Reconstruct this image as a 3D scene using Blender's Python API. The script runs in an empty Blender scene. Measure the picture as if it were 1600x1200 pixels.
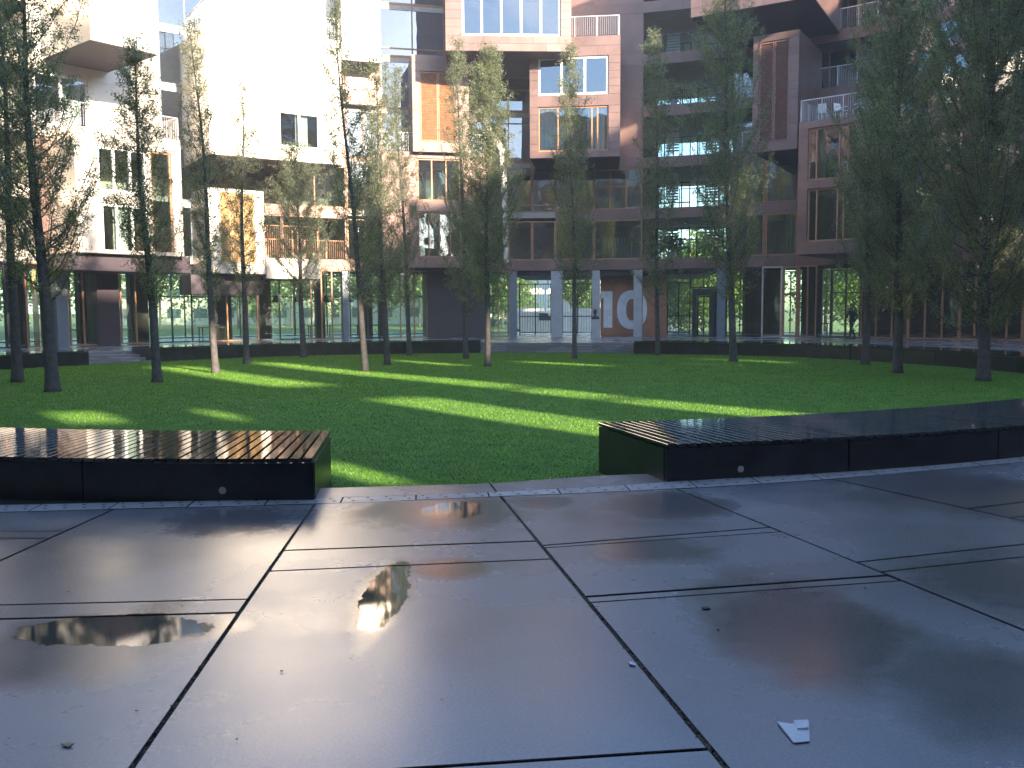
import bpy, math, random
import numpy as np
from mathutils import Matrix, Vector
random.seed(7); RNG = np.random.default_rng(7)
S = bpy.context.scene; COL = S.collection
# ------------------------------------------------------------------ camera, sky, sun, exposure
FPX = 1414.; CX, CY, H = 800, 600, 1.6
PITCH = math.atan(116/FPX); ROLL = math.radians(.35)
fw = np.array([0, math.cos(PITCH), -math.sin(PITCH)]); r0 = np.array([1., 0, 0]); u0 = np.cross(r0, fw)
RT = r0*math.cos(ROLL)-u0*math.sin(ROLL); UP = u0*math.cos(ROLL)+r0*math.sin(ROLL)
cd = bpy.data.cameras.new('camera'); cam = bpy.data.objects.new('camera', cd); COL.objects.link(cam)
cd.sensor_width = 36; cd.lens = FPX*36/1600; cd.clip_start = .1; cd.clip_end = 3000
cam.matrix_world = Matrix(((RT[0], UP[0], -fw[0], 0), (RT[1], UP[1], -fw[1], 0), (RT[2], UP[2], -fw[2], H), (0, 0, 0, 1)))
S.camera = cam
SUN_AZ = math.atan2(.60, -.80); SUN_EL = math.radians(17.3)
W = bpy.data.worlds.new('World'); S.world = W; W.use_nodes = True
wn, wl = W.node_tree.nodes, W.node_tree.links; wn.clear()
sky = wn.new('ShaderNodeTexSky'); sky.sky_type = 'NISHITA'; sky.sun_disc = False
sky.sun_elevation = SUN_EL; sky.sun_rotation = SUN_AZ; sky.air_density = 1.1; sky.dust_density = .8; sky.ozone_density = 4.5
tc = wn.new('ShaderNodeTexCoord'); mp = wn.new('ShaderNodeMapping'); mp.inputs['Scale'].default_value = (1.3, 1.3, 4)
nz = wn.new('ShaderNodeTexNoise'); nz.inputs['Scale'].default_value = 2.2; nz.inputs['Detail'].default_value = 7; nz.inputs['Roughness'].default_value = .55
cr = wn.new('ShaderNodeValToRGB'); cr.color_ramp.elements[0].position = .55; cr.color_ramp.elements[1].position = .74
mx = wn.new('ShaderNodeMix'); mx.data_type = 'RGBA'; mx.inputs[7].default_value = (6, 6.6, 7.6, 1)
bg = wn.new('ShaderNodeBackground'); bg.inputs[1].default_value = .15; wo = wn.new('ShaderNodeOutputWorld')
wl.new(tc.outputs['Generated'], mp.inputs[0]); wl.new(mp.outputs[0], nz.inputs[0]); wl.new(nz.outputs[0], cr.inputs[0])
wl.new(cr.outputs[0], mx.inputs[0]); wl.new(sky.outputs[0], mx.inputs[6]); wl.new(mx.outputs[2], bg.inputs[0]); wl.new(bg.outputs[0], wo.inputs[0])
ld = bpy.data.lights.new('sun', 'SUN'); ld.energy = 5.0; ld.angle = math.radians(1.1); ld.color = (1, .85, .65)
sun = bpy.data.objects.new('sun', ld); COL.objects.link(sun)
sd = Vector((math.sin(SUN_AZ)*math.cos(SUN_EL), math.cos(SUN_AZ)*math.cos(SUN_EL), math.sin(SUN_EL)))
sun.rotation_euler = sd.to_track_quat('Z', 'Y').to_euler(); sun.location = sd*200
S.view_settings.view_transform = 'Standard'; S.view_settings.look = 'None'; S.view_settings.exposure = 2.15; S.view_settings.gamma = 1
S.render.engine = 'CYCLES'; S.cycles.max_bounces = 10; S.cycles.transparent_max_bounces = 24
S.cycles.diffuse_bounces = 4; S.cycles.glossy_bounces = 4; S.cycles.sample_clamp_indirect = 8; S.cycles.caustics_reflective = False
S.cycles.use_denoising = True

# ------------------------------------------------------------------ helpers
def ray(px, py):
    d = fw*FPX+RT*(px-CX)-UP*(py-CY); return d
def U(px, py, z=0.):                       # where the line of sight meets height z
    d = ray(px, py); t = (z-H)/d[2]; return (d[0]*t, d[1]*t)
def zat(px, py, x, y):                     # height of a point seen at py above the place x, y
    d = ray(px, py); t = math.hypot(x, y)/math.hypot(d[0], d[1]); return H+d[2]*t
def hyy(px): return 484-.0061*(px-800)
def dirpx(px):
    d = ray(px, hyy(px)); n = math.hypot(d[0], d[1]); return d[0]/n, d[1]/n
CF = (1., 26.); RF = 27.5                  # facade ring
CL = (-1.8, 25.8); RL = 16.5               # lawn
def theta(px, R=RF):
    dx, dy = dirpx(px); b = dx*CF[0]+dy*CF[1]; c = CF[0]**2+CF[1]**2-R*R
    t = b+math.sqrt(b*b-c); return math.atan2(dx*t-CF[0], dy*t-CF[1])
class Frame:                               # u to the right, v towards the courtyard, z up
    def __init__(s, th, R):
        s.th, s.R = th, R; s.o = (CF[0]+R*math.sin(th), CF[1]+R*math.cos(th))
    def pt(s, u, v): return (s.o[0]+u*math.cos(s.th)-v*math.sin(s.th), s.o[1]-u*math.sin(s.th)-v*math.cos(s.th))
    def u(s, px, v=0.):
        dx, dy = dirpx(px); ox, oy = s.pt(0, v); cu, su = math.cos(s.th), -math.sin(s.th)
        det = dx*(-su)-(-cu)*dy; t = (ox*(-su)-(-cu)*oy)/det
        x, y = dx*t, dy*t; return (x-ox)*cu+(y-oy)*su
    def z(s, px, py, v=0.):
        x, y = s.pt(s.u(px, v), v); return zat(px, py, x, y)
    def mat(s): return Matrix.Translation((s.o[0], s.o[1], 0)) @ Matrix.Rotation(-s.th, 4, 'Z') @ Matrix.Diagonal((1, -1, 1, 1)) if False else Matrix.Translation((s.o[0], s.o[1], 0)) @ Matrix.Rotation(-s.th, 4, 'Z')
# in a frame object, local x = u, local y = -v
def link(name, me, mat=None, parent=None, mw=None):
    o = bpy.data.objects.new(name, me); COL.objects.link(o)
    if mat is not None and me is not None and len(me.materials) == 0: me.materials.append(mat)
    if parent is not None: o.parent = parent
    if mw is not None: o.matrix_basis = mw
    return o
def tag(o, label=None, cat=None, group=None, kind=None):
    if label: o['label'] = label
    if cat: o['category'] = cat
    if group: o['group'] = group
    if kind: o['kind'] = kind
    return o
def empty(name, label, cat, loc=(0, 0, 0), group=None, rz=0):
    o = bpy.data.objects.new(name, None); COL.objects.link(o); o.location = loc; o.rotation_euler.z = rz; o.empty_display_size = .3
    return tag(o, label, cat, group)
BOXF = [(0, 3, 2, 1), (4, 5, 6, 7), (0, 1, 5, 4), (1, 2, 6, 5), (2, 3, 7, 6), (3, 0, 4, 7)]
class MB:
    def __init__(s): s.v = []; s.f = []; s.m = []
    def add(s, v, f, m=0):
        n = len(s.v); s.v += [tuple(p) for p in v]; s.f += [tuple(i+n for i in q) for q in f]; s.m += [m]*len(f); return s
    def box(s, x0, x1, y0, y1, z0, z1, m=0):
        return s.add([(x0, y0, z0), (x1, y0, z0), (x1, y1, z0), (x0, y1, z0), (x0, y0, z1), (x1, y0, z1), (x1, y1, z1), (x0, y1, z1)], BOXF, m)
    def prism(s, poly, z0, z1, m=0):
        n = len(poly)
        a = sum(poly[i][0]*poly[(i+1) % n][1]-poly[(i+1) % n][0]*poly[i][1] for i in range(n))
        if a < 0: poly = poly[::-1]
        zz0 = z0 if hasattr(z0, '__len__') else [z0]*n
        v = [(p[0], p[1], q) for p, q in zip(poly, zz0)]+[(p[0], p[1], z1) for p in poly]
        f = [tuple(range(n-1, -1, -1)), tuple(range(n, 2*n))]+[(i, (i+1) % n, n+(i+1) % n, n+i) for i in range(n)]
        return s.add(v, f, m)
    def tube(s, pts, rad, n=6, m=0, cap=True):
        pts = [np.array(p, float) for p in pts]; rings = []
        for i, p in enumerate(pts):
            d = pts[min(i+1, len(pts)-1)]-pts[max(i-1, 0)]; d = d/(np.linalg.norm(d)+1e-9)
            a = np.cross(d, (0, 0, 1.) if abs(d[2]) < .9 else (1., 0, 0)); a /= np.linalg.norm(a); b = np.cross(d, a)
            r = rad[i] if hasattr(rad, '__len__') else rad
            rings.append([p+r*(a*math.cos(2*math.pi*k/n)+b*math.sin(2*math.pi*k/n)) for k in range(n)])
        v = [q for g in rings for q in g]
        f = [(i*n+k, (i+1)*n+k, (i+1)*n+(k+1) % n, i*n+(k+1) % n) for i in range(len(pts)-1) for k in range(n)]
        if cap: f += [tuple(range(n)), tuple(range(len(v)-1, len(v)-n-1, -1))]
        return s.add(v, f, m)
    def lathe(s, prof, n=16, c=(0, 0), m=0):
        v = [(c[0]+r*math.cos(2*math.pi*k/n), c[1]+r*math.sin(2*math.pi*k/n), z) for r, z in prof for k in range(n)]
        f = [(i*n+k, i*n+(k+1) % n, (i+1)*n+(k+1) % n, (i+1)*n+k) for i in range(len(prof)-1) for k in range(n)]
        return s.add(v, f, m)
    def mesh(s, name, mats, smooth=False):
        me = bpy.data.meshes.new(name); me.from_pydata(s.v, [], s.f)
        for mt in (mats if isinstance(mats, (list, tuple)) else [mats]): me.materials.append(mt)
        if any(s.m): me.polygons.foreach_set('material_index', s.m)
        if smooth: me.polygons.foreach_set('use_smooth', [True]*len(s.f))
        me.update(); return me
    def build(s, name, mats, parent=None, mw=None, smooth=False):
        return link(name, s.mesh(name, mats, smooth), None, parent, mw)

# ------------------------------------------------------------------ materials
def mat(name):
    m = bpy.data.materials.new(name); m.use_nodes = True; nt = m.node_tree; return m, nt, nt.nodes['Principled BSDF']
def nd(nt, t, **kw):
    n = nt.nodes.new('ShaderNode'+t)
    for k, v in kw.items():
        if k in ('data_type', 'operation', 'blend_type', 'noise_dimensions', 'feature', 'distance', 'bands_direction', 'wave_type'): setattr(n, k, v)
        else: n.inputs[k.replace('_', ' ')].default_value = v
    return n
def plain(name, col, rough=.6, metal=0., var=.12, scale=3., bump=.0, objvar=.0, bscale=30., spec=.5):
    m, nt, b = mat(name); L = nt.links
    g = nd(nt, 'NewGeometry'); n = nd(nt, 'TexNoise', Scale=scale, Detail=5.); L.new(g.outputs['Position'], n.inputs['Vector'])
    mr = nd(nt, 'MapRange', From_Min=.3, From_Max=.7, To_Min=1-var, To_Max=1+var); L.new(n.outputs[0], mr.inputs[0])
    v = mr.outputs[0]
    if objvar:
        oi = nd(nt, 'ObjectInfo'); m2 = nd(nt, 'MapRange', To_Min=1-objvar, To_Max=1+objvar); L.new(oi.outputs['Random'], m2.inputs[0])
        mm = nd(nt, 'Math', operation='MULTIPLY'); L.new(v, mm.inputs[0]); L.new(m2.outputs[0], mm.inputs[1]); v = mm.outputs[0]
    vm = nt.nodes.new('ShaderNodeVectorMath'); vm.operation = 'SCALE'; vm.inputs[0].default_value = col; L.new(v, vm.inputs['Scale'])
    L.new(vm.outputs[0], b.inputs['Base Color']); b.inputs['Roughness'].default_value = rough; b.inputs['Metallic'].default_value = metal
    b.inputs['Specular IOR Level'].default_value = spec
    if bump:
        n2 = nd(nt, 'TexNoise', Scale=bscale, Detail=4.); L.new(g.outputs['Position'], n2.inputs['Vector'])
        bp = nd(nt, 'Bump', Strength=bump, Distance=.02); L.new(n2.outputs[0], bp.inputs['Height']); L.new(bp.outputs[0], b.inputs['Normal'])
    return m
M = {}
M['copper'] = plain('copper_alloy_cladding', (.19, .118, .10), .45, .5, .2, .8, .12, .10, 6)
M['copper_light'] = plain('sunlit_alloy_cladding', (.60, .54, .47), .42, .5, .06, .8)  # same cladding as copper, with the sunlight put into its colour
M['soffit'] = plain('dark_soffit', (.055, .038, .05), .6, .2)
M['wood'] = plain('oak_frame', (.38, .18, .085), .5, 0, .2, 6)
M['slatwood'] = plain('shutter_wood', (.36, .17, .085), .6, 0, .25, 5, objvar=.12)
M['slatsunlit'] = plain('sunlit_shutter_wood', (.60, .38, .17), .6, 0, .2, 5)  # shutter wood with sunlight painted into its tone
M['slatred'] = plain('dark_red_shutter_wood', (.24, .115, .09), .6, 0, .2, 5)  # darker, redder tone of the shutter wood
M['white'] = plain('white_paint', (.74, .74, .72), .45)
M['wall'] = plain('interior_plaster', (.42, .40, .36), .8)
M['dark'] = plain('dark_interior', (.05, .045, .045), .7)
M['concrete'] = plain('column_concrete', (.38, .39, .40), .7, 0, .12, 2, .15)
M['bluegrey'] = plain('blue_grey_panel', (.16, .185, .22), .5, 0, .08)
M['blackmetal'] = plain('black_steel', (.025, .026, .032), .4, .3)
M['rail'] = plain('galvanised_rail', (.52, .50, .50), .45, .5)
M['curtain'] = plain('curtain_cloth', (.72, .70, .66), .85)
M['beige'] = plain('beige_curtain', (.42, .34, .24), .85)
M['bench'] = plain('dark_bench_side', (.014, .014, .018), .34, 0, .8, 3.2, .2, .35, 14)
M['redwall'] = plain('red_brown_board', (.38, .17, .09), .55, 0, .15, 3, objvar=.1)
M['digit'] = plain('pale_digit_paint', (.78, .80, .82), .6)
M['leafplant'] = plain('balcony_plant_leaf', (.10, .20, .03), .6, 0, .4, 14)
M['bronze'] = plain('dark_bronze', (.05, .045, .05), .4, .5)
M['cloth_dark'] = plain('navy_cloth', (.012, .014, .03), .85, 0, .2, 20)
M['skin'] = plain('skin', (.42, .25, .18), .55)
M['hair'] = plain('dark_hair', (.03, .02, .015), .7)
M['paper'] = plain('wet_paper', (.70, .72, .78), .6, 0, .1, 60)
M['red'] = plain('red_cloth', (.35, .02, .02), .8)
M['asphalt'] = plain('street_asphalt', (.06, .06, .062), .8, 0, .2, 2)
M['paleground'] = plain('pale_outer_paving', (.15, .19, .07), .8, 0, .2, .6)
M['soil'] = plain('lawn_soil', (.075, .19, .018), .9, 0, .3, 3)
M['joint'] = plain('joint_grit', (.02, .019, .018), .85, 0, .7, 90, .6, bscale=120)
M['gritstone'] = plain('joint_gravel', (.17, .16, .13), .7, 0, .6, 70)
M['lightlens'] = plain('lamp_lens', (.55, .55, .5), .25)
M['officeglass'] = plain('office_glass', (.05, .09, .13), .08, 0, .1)
M['pale'] = plain('pale_render', (.55, .55, .52), .8)

def glass(name, tint, refl=1.5, base=.05, wav=.0):
    m, nt, b = mat(name); nt.nodes.remove(b); L = nt.links; out = nt.nodes['Material Output']
    tr = nt.nodes.new('ShaderNodeBsdfTransparent'); tr.inputs[0].default_value = (*tint, 1)
    gl = nt.nodes.new('ShaderNodeBsdfGlossy'); gl.inputs['Roughness'].default_value = .004; gl.inputs[0].default_value = (.95, .97, 1, 1)
    fr = nt.nodes.new('ShaderNodeFresnel'); fr.inputs[0].default_value = 1.5
    ma = nd(nt, 'Math', operation='MULTIPLY_ADD'); ma.inputs[1].default_value = refl; ma.inputs[2].default_value = base; ma.use_clamp = True
    ms = nt.nodes.new('ShaderNodeMixShader'); L.new(fr.outputs[0], ma.inputs[0]); L.new(ma.outputs[0], ms.inputs[0])
    L.new(tr.outputs[0], ms.inputs[1]); L.new(gl.outputs[0], ms.inputs[2]); L.new(ms.outputs[0], out.inputs[0])
    if wav:
        g = nd(nt, 'NewGeometry'); n = nd(nt, 'TexNoise', Scale=.9, Detail=1.); L.new(g.outputs['Position'], n.inputs[0])
        bp = nd(nt, 'Bump', Strength=wav, Distance=.03); L.new(n.outputs[0], bp.inputs['Height']); L.new(bp.outputs[0], gl.inputs['Normal'])
    return m
M['glass'] = glass('window_glass', (.62, .72, .70), 2.2, .10, .25)
M['glass_sky'] = glass('solar_glass', (.07, .10, .14), 1.5, .12, .2)
M['glass_clear'] = glass('clear_shop_glass', (.84, .92, .78), 1.4, .02, .1)

def leafmat(name, c1, c2, trans):
    m, nt, b = mat(name); L = nt.links
    g = nd(nt, 'NewGeometry'); n = nd(nt, 'TexNoise', Scale=1.6, Detail=4.); L.new(g.outputs['Position'], n.inputs[0])
    n2 = nd(nt, 'TexWhiteNoise', noise_dimensions='1D') if False else nd(nt, 'MapRange', From_Min=.32, From_Max=.68); L.new(n.outputs[0], n2.inputs[0])
    mxx = nt.nodes.new('ShaderNodeMix'); mxx.data_type = 'RGBA'; L.new(n2.outputs[0], mxx.inputs[0]); mxx.inputs[6].default_value = (*c1, 1); mxx.inputs[7].default_value = (*c2, 1)
    ri = nd(nt, 'MapRange', To_Min=.55, To_Max=1.5); L.new(g.outputs['Random Per Island'], ri.inputs[0])
    vm = nt.nodes.new('ShaderNodeVectorMath'); vm.operation = 'SCALE'; L.new(mxx.outputs[2], vm.inputs[0]); L.new(ri.outputs[0], vm.inputs['Scale'])
    L.new(vm.outputs[0], b.inputs['Base Color']); b.inputs['Roughness'].default_value = .42; b.inputs['Specular IOR Level'].default_value = .5
    tl = nt.nodes.new('ShaderNodeBsdfTranslucent'); tcx = nt.nodes.new('ShaderNodeVectorMath'); tcx.operation = 'MULTIPLY'; L.new(vm.outputs[0], tcx.inputs[0]); tcx.inputs[1].default_value = (1.7, 1.9, .7)
    L.new(tcx.outputs[0], tl.inputs[0]); ms = nt.nodes.new('ShaderNodeMixShader'); ms.inputs[0].default_value = trans
    L.new(b.outputs[0], ms.inputs[1]); L.new(tl.outputs[0], ms.inputs[2]); L.new(ms.outputs[0], nt.nodes['Material Output'].inputs[0]); return m
M['leaf'] = leafmat('silver_green_leaf', (.15, .162, .120), (.22, .228, .165), .52)
M['leaf2'] = leafmat('bright_green_leaf', (.07, .13, .02), (.12, .18, .04), .45)
M['bark'] = plain('tree_bark', (.085, .075, .072), .85, 0, .35, 8, .8, bscale=25)
M['grass'] = leafmat('grass_blade', (.095, .220, .018), (.150, .285, .026), .35)

def mr_0(nt, L, d2, s_):
    m = nd(nt, 'MapRange', From_Min=1.9, From_Max=.5, To_Min=0., To_Max=s_*.66); L.new(d2, m.inputs[0]); return m.outputs[0]
def wet_paving():
    m, nt, b = mat('wet_concrete_paving'); L = nt.links
    g = nd(nt, 'NewGeometry'); pos = g.outputs['Position']
    def noise(sc, det=4., rough=.55):
        n = nd(nt, 'TexNoise', Scale=sc, Detail=det, Roughness=rough); L.new(pos, n.inputs[0]); return n.outputs[0]
    def mathn(op, a, bb=None, c=None, clamp=False):
        n = nd(nt, 'Math', operation=op); n.use_clamp = clamp
        for i, q in enumerate((a, bb, c)):
            if q is None: continue
            if isinstance(q, (int, float)): n.inputs[i].default_value = q
            else: L.new(q, n.inputs[i])
        return n.outputs[0]
    big = noise(.42, 3.); med = noise(2.6, 8., .68); fine = noise(70., 3., .75)
    sep = nt.nodes.new('ShaderNodeSeparateXYZ'); L.new(pos, sep.inputs[0])
    # standing water: shallow dips at known places, edges broken by noise
    tot = None
    for (x0, y0, x1, y1, s_) in PUDDLES:
        cx_, cy_ = (x0+x1)/2, (y0+y1)/2; rx, ry = abs(x1-x0)/2, abs(y1-y0)/2
        dx = mathn('DIVIDE', mathn('SUBTRACT', sep.outputs[0], cx_), rx); dy = mathn('DIVIDE', mathn('SUBTRACT', sep.outputs[1], cy_), ry)
        d2 = mathn('ADD', mathn('MULTIPLY', dx, dx), mathn('MULTIPLY', dy, dy))
        d2 = mathn('ADD', d2, mathn('MULTIPLY', mathn('SUBTRACT', med, .5), 2.0))
        mr = nd(nt, 'MapRange', From_Min=1.9, From_Max=.5, To_Min=0., To_Max=s_*.62); L.new(d2, mr.inputs[0]); m3 = nd(nt, 'MapRange', From_Min=.95, From_Max=.78, To_Min=0., To_Max=s_); L.new(d2, m3.inputs[0])
        mr = nd(nt, 'Math', operation='MAXIMUM'); L.new(mr_0(nt, L, d2, s_), mr.inputs[0]); L.new(m3.outputs[0] if s_ > .9 else mr_0(nt, L, d2, s_), mr.inputs[1])
        tot = mr.outputs[0] if tot is None else mathn('MAXIMUM', tot, mr.outputs[0])
    wn_ = nd(nt, 'MapRange', From_Min=.44, From_Max=.70, To_Min=0., To_Max=.6); L.new(mathn('ADD', mathn('MULTIPLY', big, .75), mathn('MULTIPLY', med, .25)), wn_.inputs[0])
    wet = mathn('MAXIMUM', tot, wn_.outputs[0])
    colr = nt.nodes.new('ShaderNodeMix'); colr.data_type = 'RGBA'; L.new(wet, colr.inputs[0])
    colr.inputs[6].default_value = (.20, .20, .215, 1); colr.inputs[7].default_value = (.06, .052, .048, 1)
    vm = nt.nodes.new('ShaderNodeVectorMath'); vm.operation = 'SCALE'; L.new(colr.outputs[2], vm.inputs[0])
    sp = mathn('ADD', mathn('MULTIPLY', med, .35), mathn('MULTIPLY', fine, .8)); L.new(mathn('ADD', sp, .42), vm.inputs['Scale'])
    oi = nd(nt, 'ObjectInfo'); m2 = nd(nt, 'MapRange', To_Min=.9, To_Max=1.1); L.new(oi.outputs['Random'], m2.inputs[0])
    v2 = nt.nodes.new('ShaderNodeVectorMath'); v2.operation = 'SCALE'; L.new(vm.outputs[0], v2.inputs[0]); L.new(m2.outputs[0], v2.inputs['Scale'])
    L.new(v2.outputs[0], b.inputs['Base Color'])
    rr = nd(nt, 'MapRange', From_Min=0., From_Max=1., To_Min=.30, To_Max=.012); L.new(wet, rr.inputs[0])
    rg = mathn('MULTIPLY', rr.outputs[0], mathn('ADD', mathn('MULTIPLY', med, .8), .6)); L.new(rg, b.inputs['Roughness'])
    b.inputs['IOR'].default_value = 1.5; b.inputs['Specular IOR Level'].default_value = 1.0
    bp = nd(nt, 'Bump', Distance=.004); inv = mathn('SUBTRACT', 1.0, wet); L.new(mathn('MULTIPLY', inv, .22), bp.inputs['Strength']); L.new(fine, bp.inputs['Height'])
    L.new(bp.outputs[0], b.inputs['Normal'])
    return m
def pbox(l, t, r, bt, s_):
    a = U((l+r)/2, t); c = U((l+r)/2, bt); xl = U(l, (t+bt)/2)[0]; xr = U(r, (t+bt)/2)[0]; return (xl, a[1], xr, c[1], s_)
PUDDLES = [pbox(20, 958, 345, 1012, .96), pbox(-150, 985, 230, 1075, .7), pbox(200, 938, 292, 962, .7), pbox(562, 878, 640, 992, .97), pbox(640, 872, 760, 905, .8), pbox(655, 784, 760, 812, .95), pbox(530, 780, 830, 825, .7),
           pbox(1120, 905, 1420, 1080, .85), pbox(1380, 1000, 1700, 1180, .7), pbox(930, 838, 1100, 880, .8), pbox(940, 770, 1130, 812, .8), pbox(240, 797, 470, 836, .8), pbox(800, 775, 900, 795, .8), pbox(1380, 740, 1700, 812, .85),
           pbox(1440, 872, 1760, 970, .85), pbox(140, 840, 300, 880, .4)]
M['paving'] = wet_paving()
def wet_slat():
    m, nt, b = mat('wet_bench_timber'); L = nt.links; g = nd(nt, 'NewGeometry'); oi = nd(nt, 'ObjectInfo')
    n = nd(nt, 'TexNoise', Scale=7., Detail=5.); L.new(g.outputs['Position'], n.inputs[0])
    mr = nd(nt, 'MapRange', From_Min=.35, From_Max=.65, To_Min=.01, To_Max=.08); L.new(n.outputs[0], mr.inputs[0]); L.new(mr.outputs[0], b.inputs['Roughness'])
    m2 = nd(nt, 'MapRange', To_Min=.6, To_Max=1.6); L.new(oi.outputs['Random'], m2.inputs[0])
    vm = nt.nodes.new('ShaderNodeVectorMath'); vm.operation = 'SCALE'; vm.inputs[0].default_value = (.026, .024, .025); L.new(m2.outputs[0], vm.inputs['Scale']); L.new(vm.outputs[0], b.inputs['Base Color'])
    b.inputs['Specular IOR Level'].default_value = .7
    n3 = nd(nt, 'TexNoise', Scale=30., Detail=2.); L.new(g.outputs['Position'], n3.inputs[0]); bp = nd(nt, 'Bump', Strength=.05, Distance=.004); L.new(n3.outputs[0], bp.inputs['Height']); L.new(bp.outputs[0], b.inputs['Normal'])
    return m
M['slat'] = wet_slat(); M['tile'] = plain('pale_drain_tile', (.42, .43, .45), .28, 0, .12, 9, .1, .12)

# shared unit boxes, one mesh per material
UNIT = {}
def piece(name, mkey, parent, fr, u0_, u1_, v0, v1, z0, z1, tilt=0.):
    if mkey not in UNIT:
        me = MB().box(-.5, .5, -.5, .5, -.5, .5).mesh('piece_'+mkey, M[mkey]); UNIT[mkey] = me
    mw = fr.mat() @ Matrix.Translation(((u0_+u1_)/2, -(v0+v1)/2, (z0+z1)/2)) @ Matrix.Diagonal((abs(u1_-u0_), abs(v1-v0), abs(z1-z0), 1))
    return link(name, UNIT[mkey], None, parent, mw)

# ------------------------------------------------------------------ the ground
def ring_pts(c, r, a0, a1, n): return [(c[0]+r*math.sin(a0+(a1-a0)*i/n), c[1]+r*math.cos(a0+(a1-a0)*i/n)) for i in range(n+1)]
g = MB(); g.add([(-1500, -1500, -.6), (1500, -1500, -.6), (1500, 1500, -.6), (-1500, 1500, -.6)], [(0, 1, 2, 3)])
tag(g.build('outer_ground', M['paleground']), 'pale ground outside the ring building', kind='structure')
lawn = MB(); NR, NA = 26, 120
def lawnz(x, y): return -.2-.22*min(1, max(0, (y-9)/32))+.03*math.sin(x*.35+1)*math.sin(y*.3)
vs = [(CL[0], CL[1], lawnz(*CL))]
for i in range(1, NR+1):
    for k in range(NA):
        a = 2*math.pi*k/NA; r = 17.75*i/NR; x, y = CL[0]+r*math.sin(a), CL[1]+r*math.cos(a); vs.append((x, y, lawnz(x, y)))
fs = [(0, 1+(k+1) % NA, 1+k) for k in range(NA)]
for i in range(1, NR):
    for k in range(NA):
        a = 1+(i-1)*NA; b_ = 1+i*NA; fs.append((a+k, a+(k+1) % NA, b_+(k+1) % NA, b_+k))
lawn.add(vs, fs); lo = lawn.build('lawn', M['soil'], smooth=True); tag(lo, 'round green lawn in the middle of the courtyard', kind='structure')
# terrace ring; the sector in front of the camera lies lower and carries the concrete slabs
ter = MB(); n = 180
NEAR0, NEAR1 = math.radians(105), math.radians(255)
for k in range(n):
    a0, a1 = 2*math.pi*k/n, 2*math.pi*(k+1)/n; am = (a0+a1)/2
    near = NEAR0 < am < NEAR1
    rin = 17.58 if near else 18.2; z = -.05 if near else 0.
    pi = [(CL[0]+rin*math.sin(a), CL[1]+rin*math.cos(a)) for a in (a0, a1)]; po = [(CF[0]+41*math.sin(a), CF[1]+41*math.cos(a)) for a in (a1, a0)]
    ter.prism(pi+po, -.62, z)
to = ter.build('terrace', M['paving']); tag(to, 'wet grey terrace around the lawn', kind='structure')
# joint bed (dark grit) just above the lower sector
jb = MB()
for k in range(n):
    a0, a1 = 2*math.pi*k/n, 2*math.pi*(k+1)/n
    if NEAR0 < (a0+a1)/2 < NEAR1:
        jb.add([(*p, -.018) for p in [(CL[0]+17.6*math.sin(a), CL[1]+17.6*math.cos(a)) for a in (a0, a1)]]+[(*p, -.018) for p in [(CL[0]+36*math.sin(a), CL[1]+36*math.cos(a)) for a in (a1, a0)]], [(0, 1, 2, 3)])
tag(jb.build('joint_bed', M['joint']), 'dark gritty bed in the joints between slabs', kind='structure')

def ln(p, q): return (np.array(U(*p)), np.array(U(*q)))
def isect(l1, l2):
    p, r = l1[0], l1[1]-l1[0]; q, s_ = l2[0], l2[1]-l2[0]; d = r[0]*s_[1]-r[1]*s_[0]; t = ((q-p)[0]*s_[1]-(q-p)[1]*s_[0])/d; return p+t*r
def shift(l, dy): return (l[0]+np.array((0, dy)), l[1]+np.array((0, dy)))
pave = empty('paving', None, None); tag(pave, 'large wet concrete slabs with dark open joints in front of the benches', kind='structure')
RAD = dict(A=ln((496, 782), (205, 1200)), B=ln((790, 785), (1110, 1170)), C=ln((1062, 766), (1600, 985)), D=ln((1313, 751), (1600, 814)), E=ln((196, 787), (0, 876)))
dA, dE = RAD['A'], RAD['E']
RAD['F'] = (dE[0]+np.array((-2.4, -.1)), dE[1]+np.array((-3.1, -.1))); RAD['G2'] = (dE[0]+np.array((-5.0, .1)), dE[1]+np.array((-6.6, .1)))
RAD['G'] = (RAD['D'][0]+np.array((3.2, 1.2)), RAD['D'][1]+np.array((4.3, .9))); RAD['H'] = (RAD['D'][0]+np.array((6.8, 3.4)), RAD['D'][1]+np.array((8.8, 2.8)))
SX = [(-900, 812), (-400, 808), (0, 800), (196, 795), (500, 787), (587, 784), (775, 776), (957, 768.5), (1119, 760.5), (1294, 749), (1600, 722), (2000, 690), (2500, 650)]   # outer edge of the drain strip
SI = [(-900, 797), (-400, 794), (0, 789), (196, 785), (500, 778), (587, 775.5), (762, 769), (939, 760), (1039, 754), (1294, 735.5), (1600, 711), (2000, 680), (2500, 642)]  # inner edge
SXw = np.array([U(*p) for p in SX]); SIw = np.array([U(*p) for p in SI])
def onS(line, poly):
    for i in range(len(poly)-1):
        p = isect(line, (poly[i], poly[i+1]))
        d = poly[i+1]-poly[i]; t = np.dot(p-poly[i], d)/np.dot(d, d)
        if -1e-6 <= t <= 1+1e-6: return p
    return isect(line, (poly[0], poly[-1]))
def between(x0, x1, poly): return [q for q in poly if min(x0, x1)+.05 < q[0] < max(x0, x1)-.05]
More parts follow.
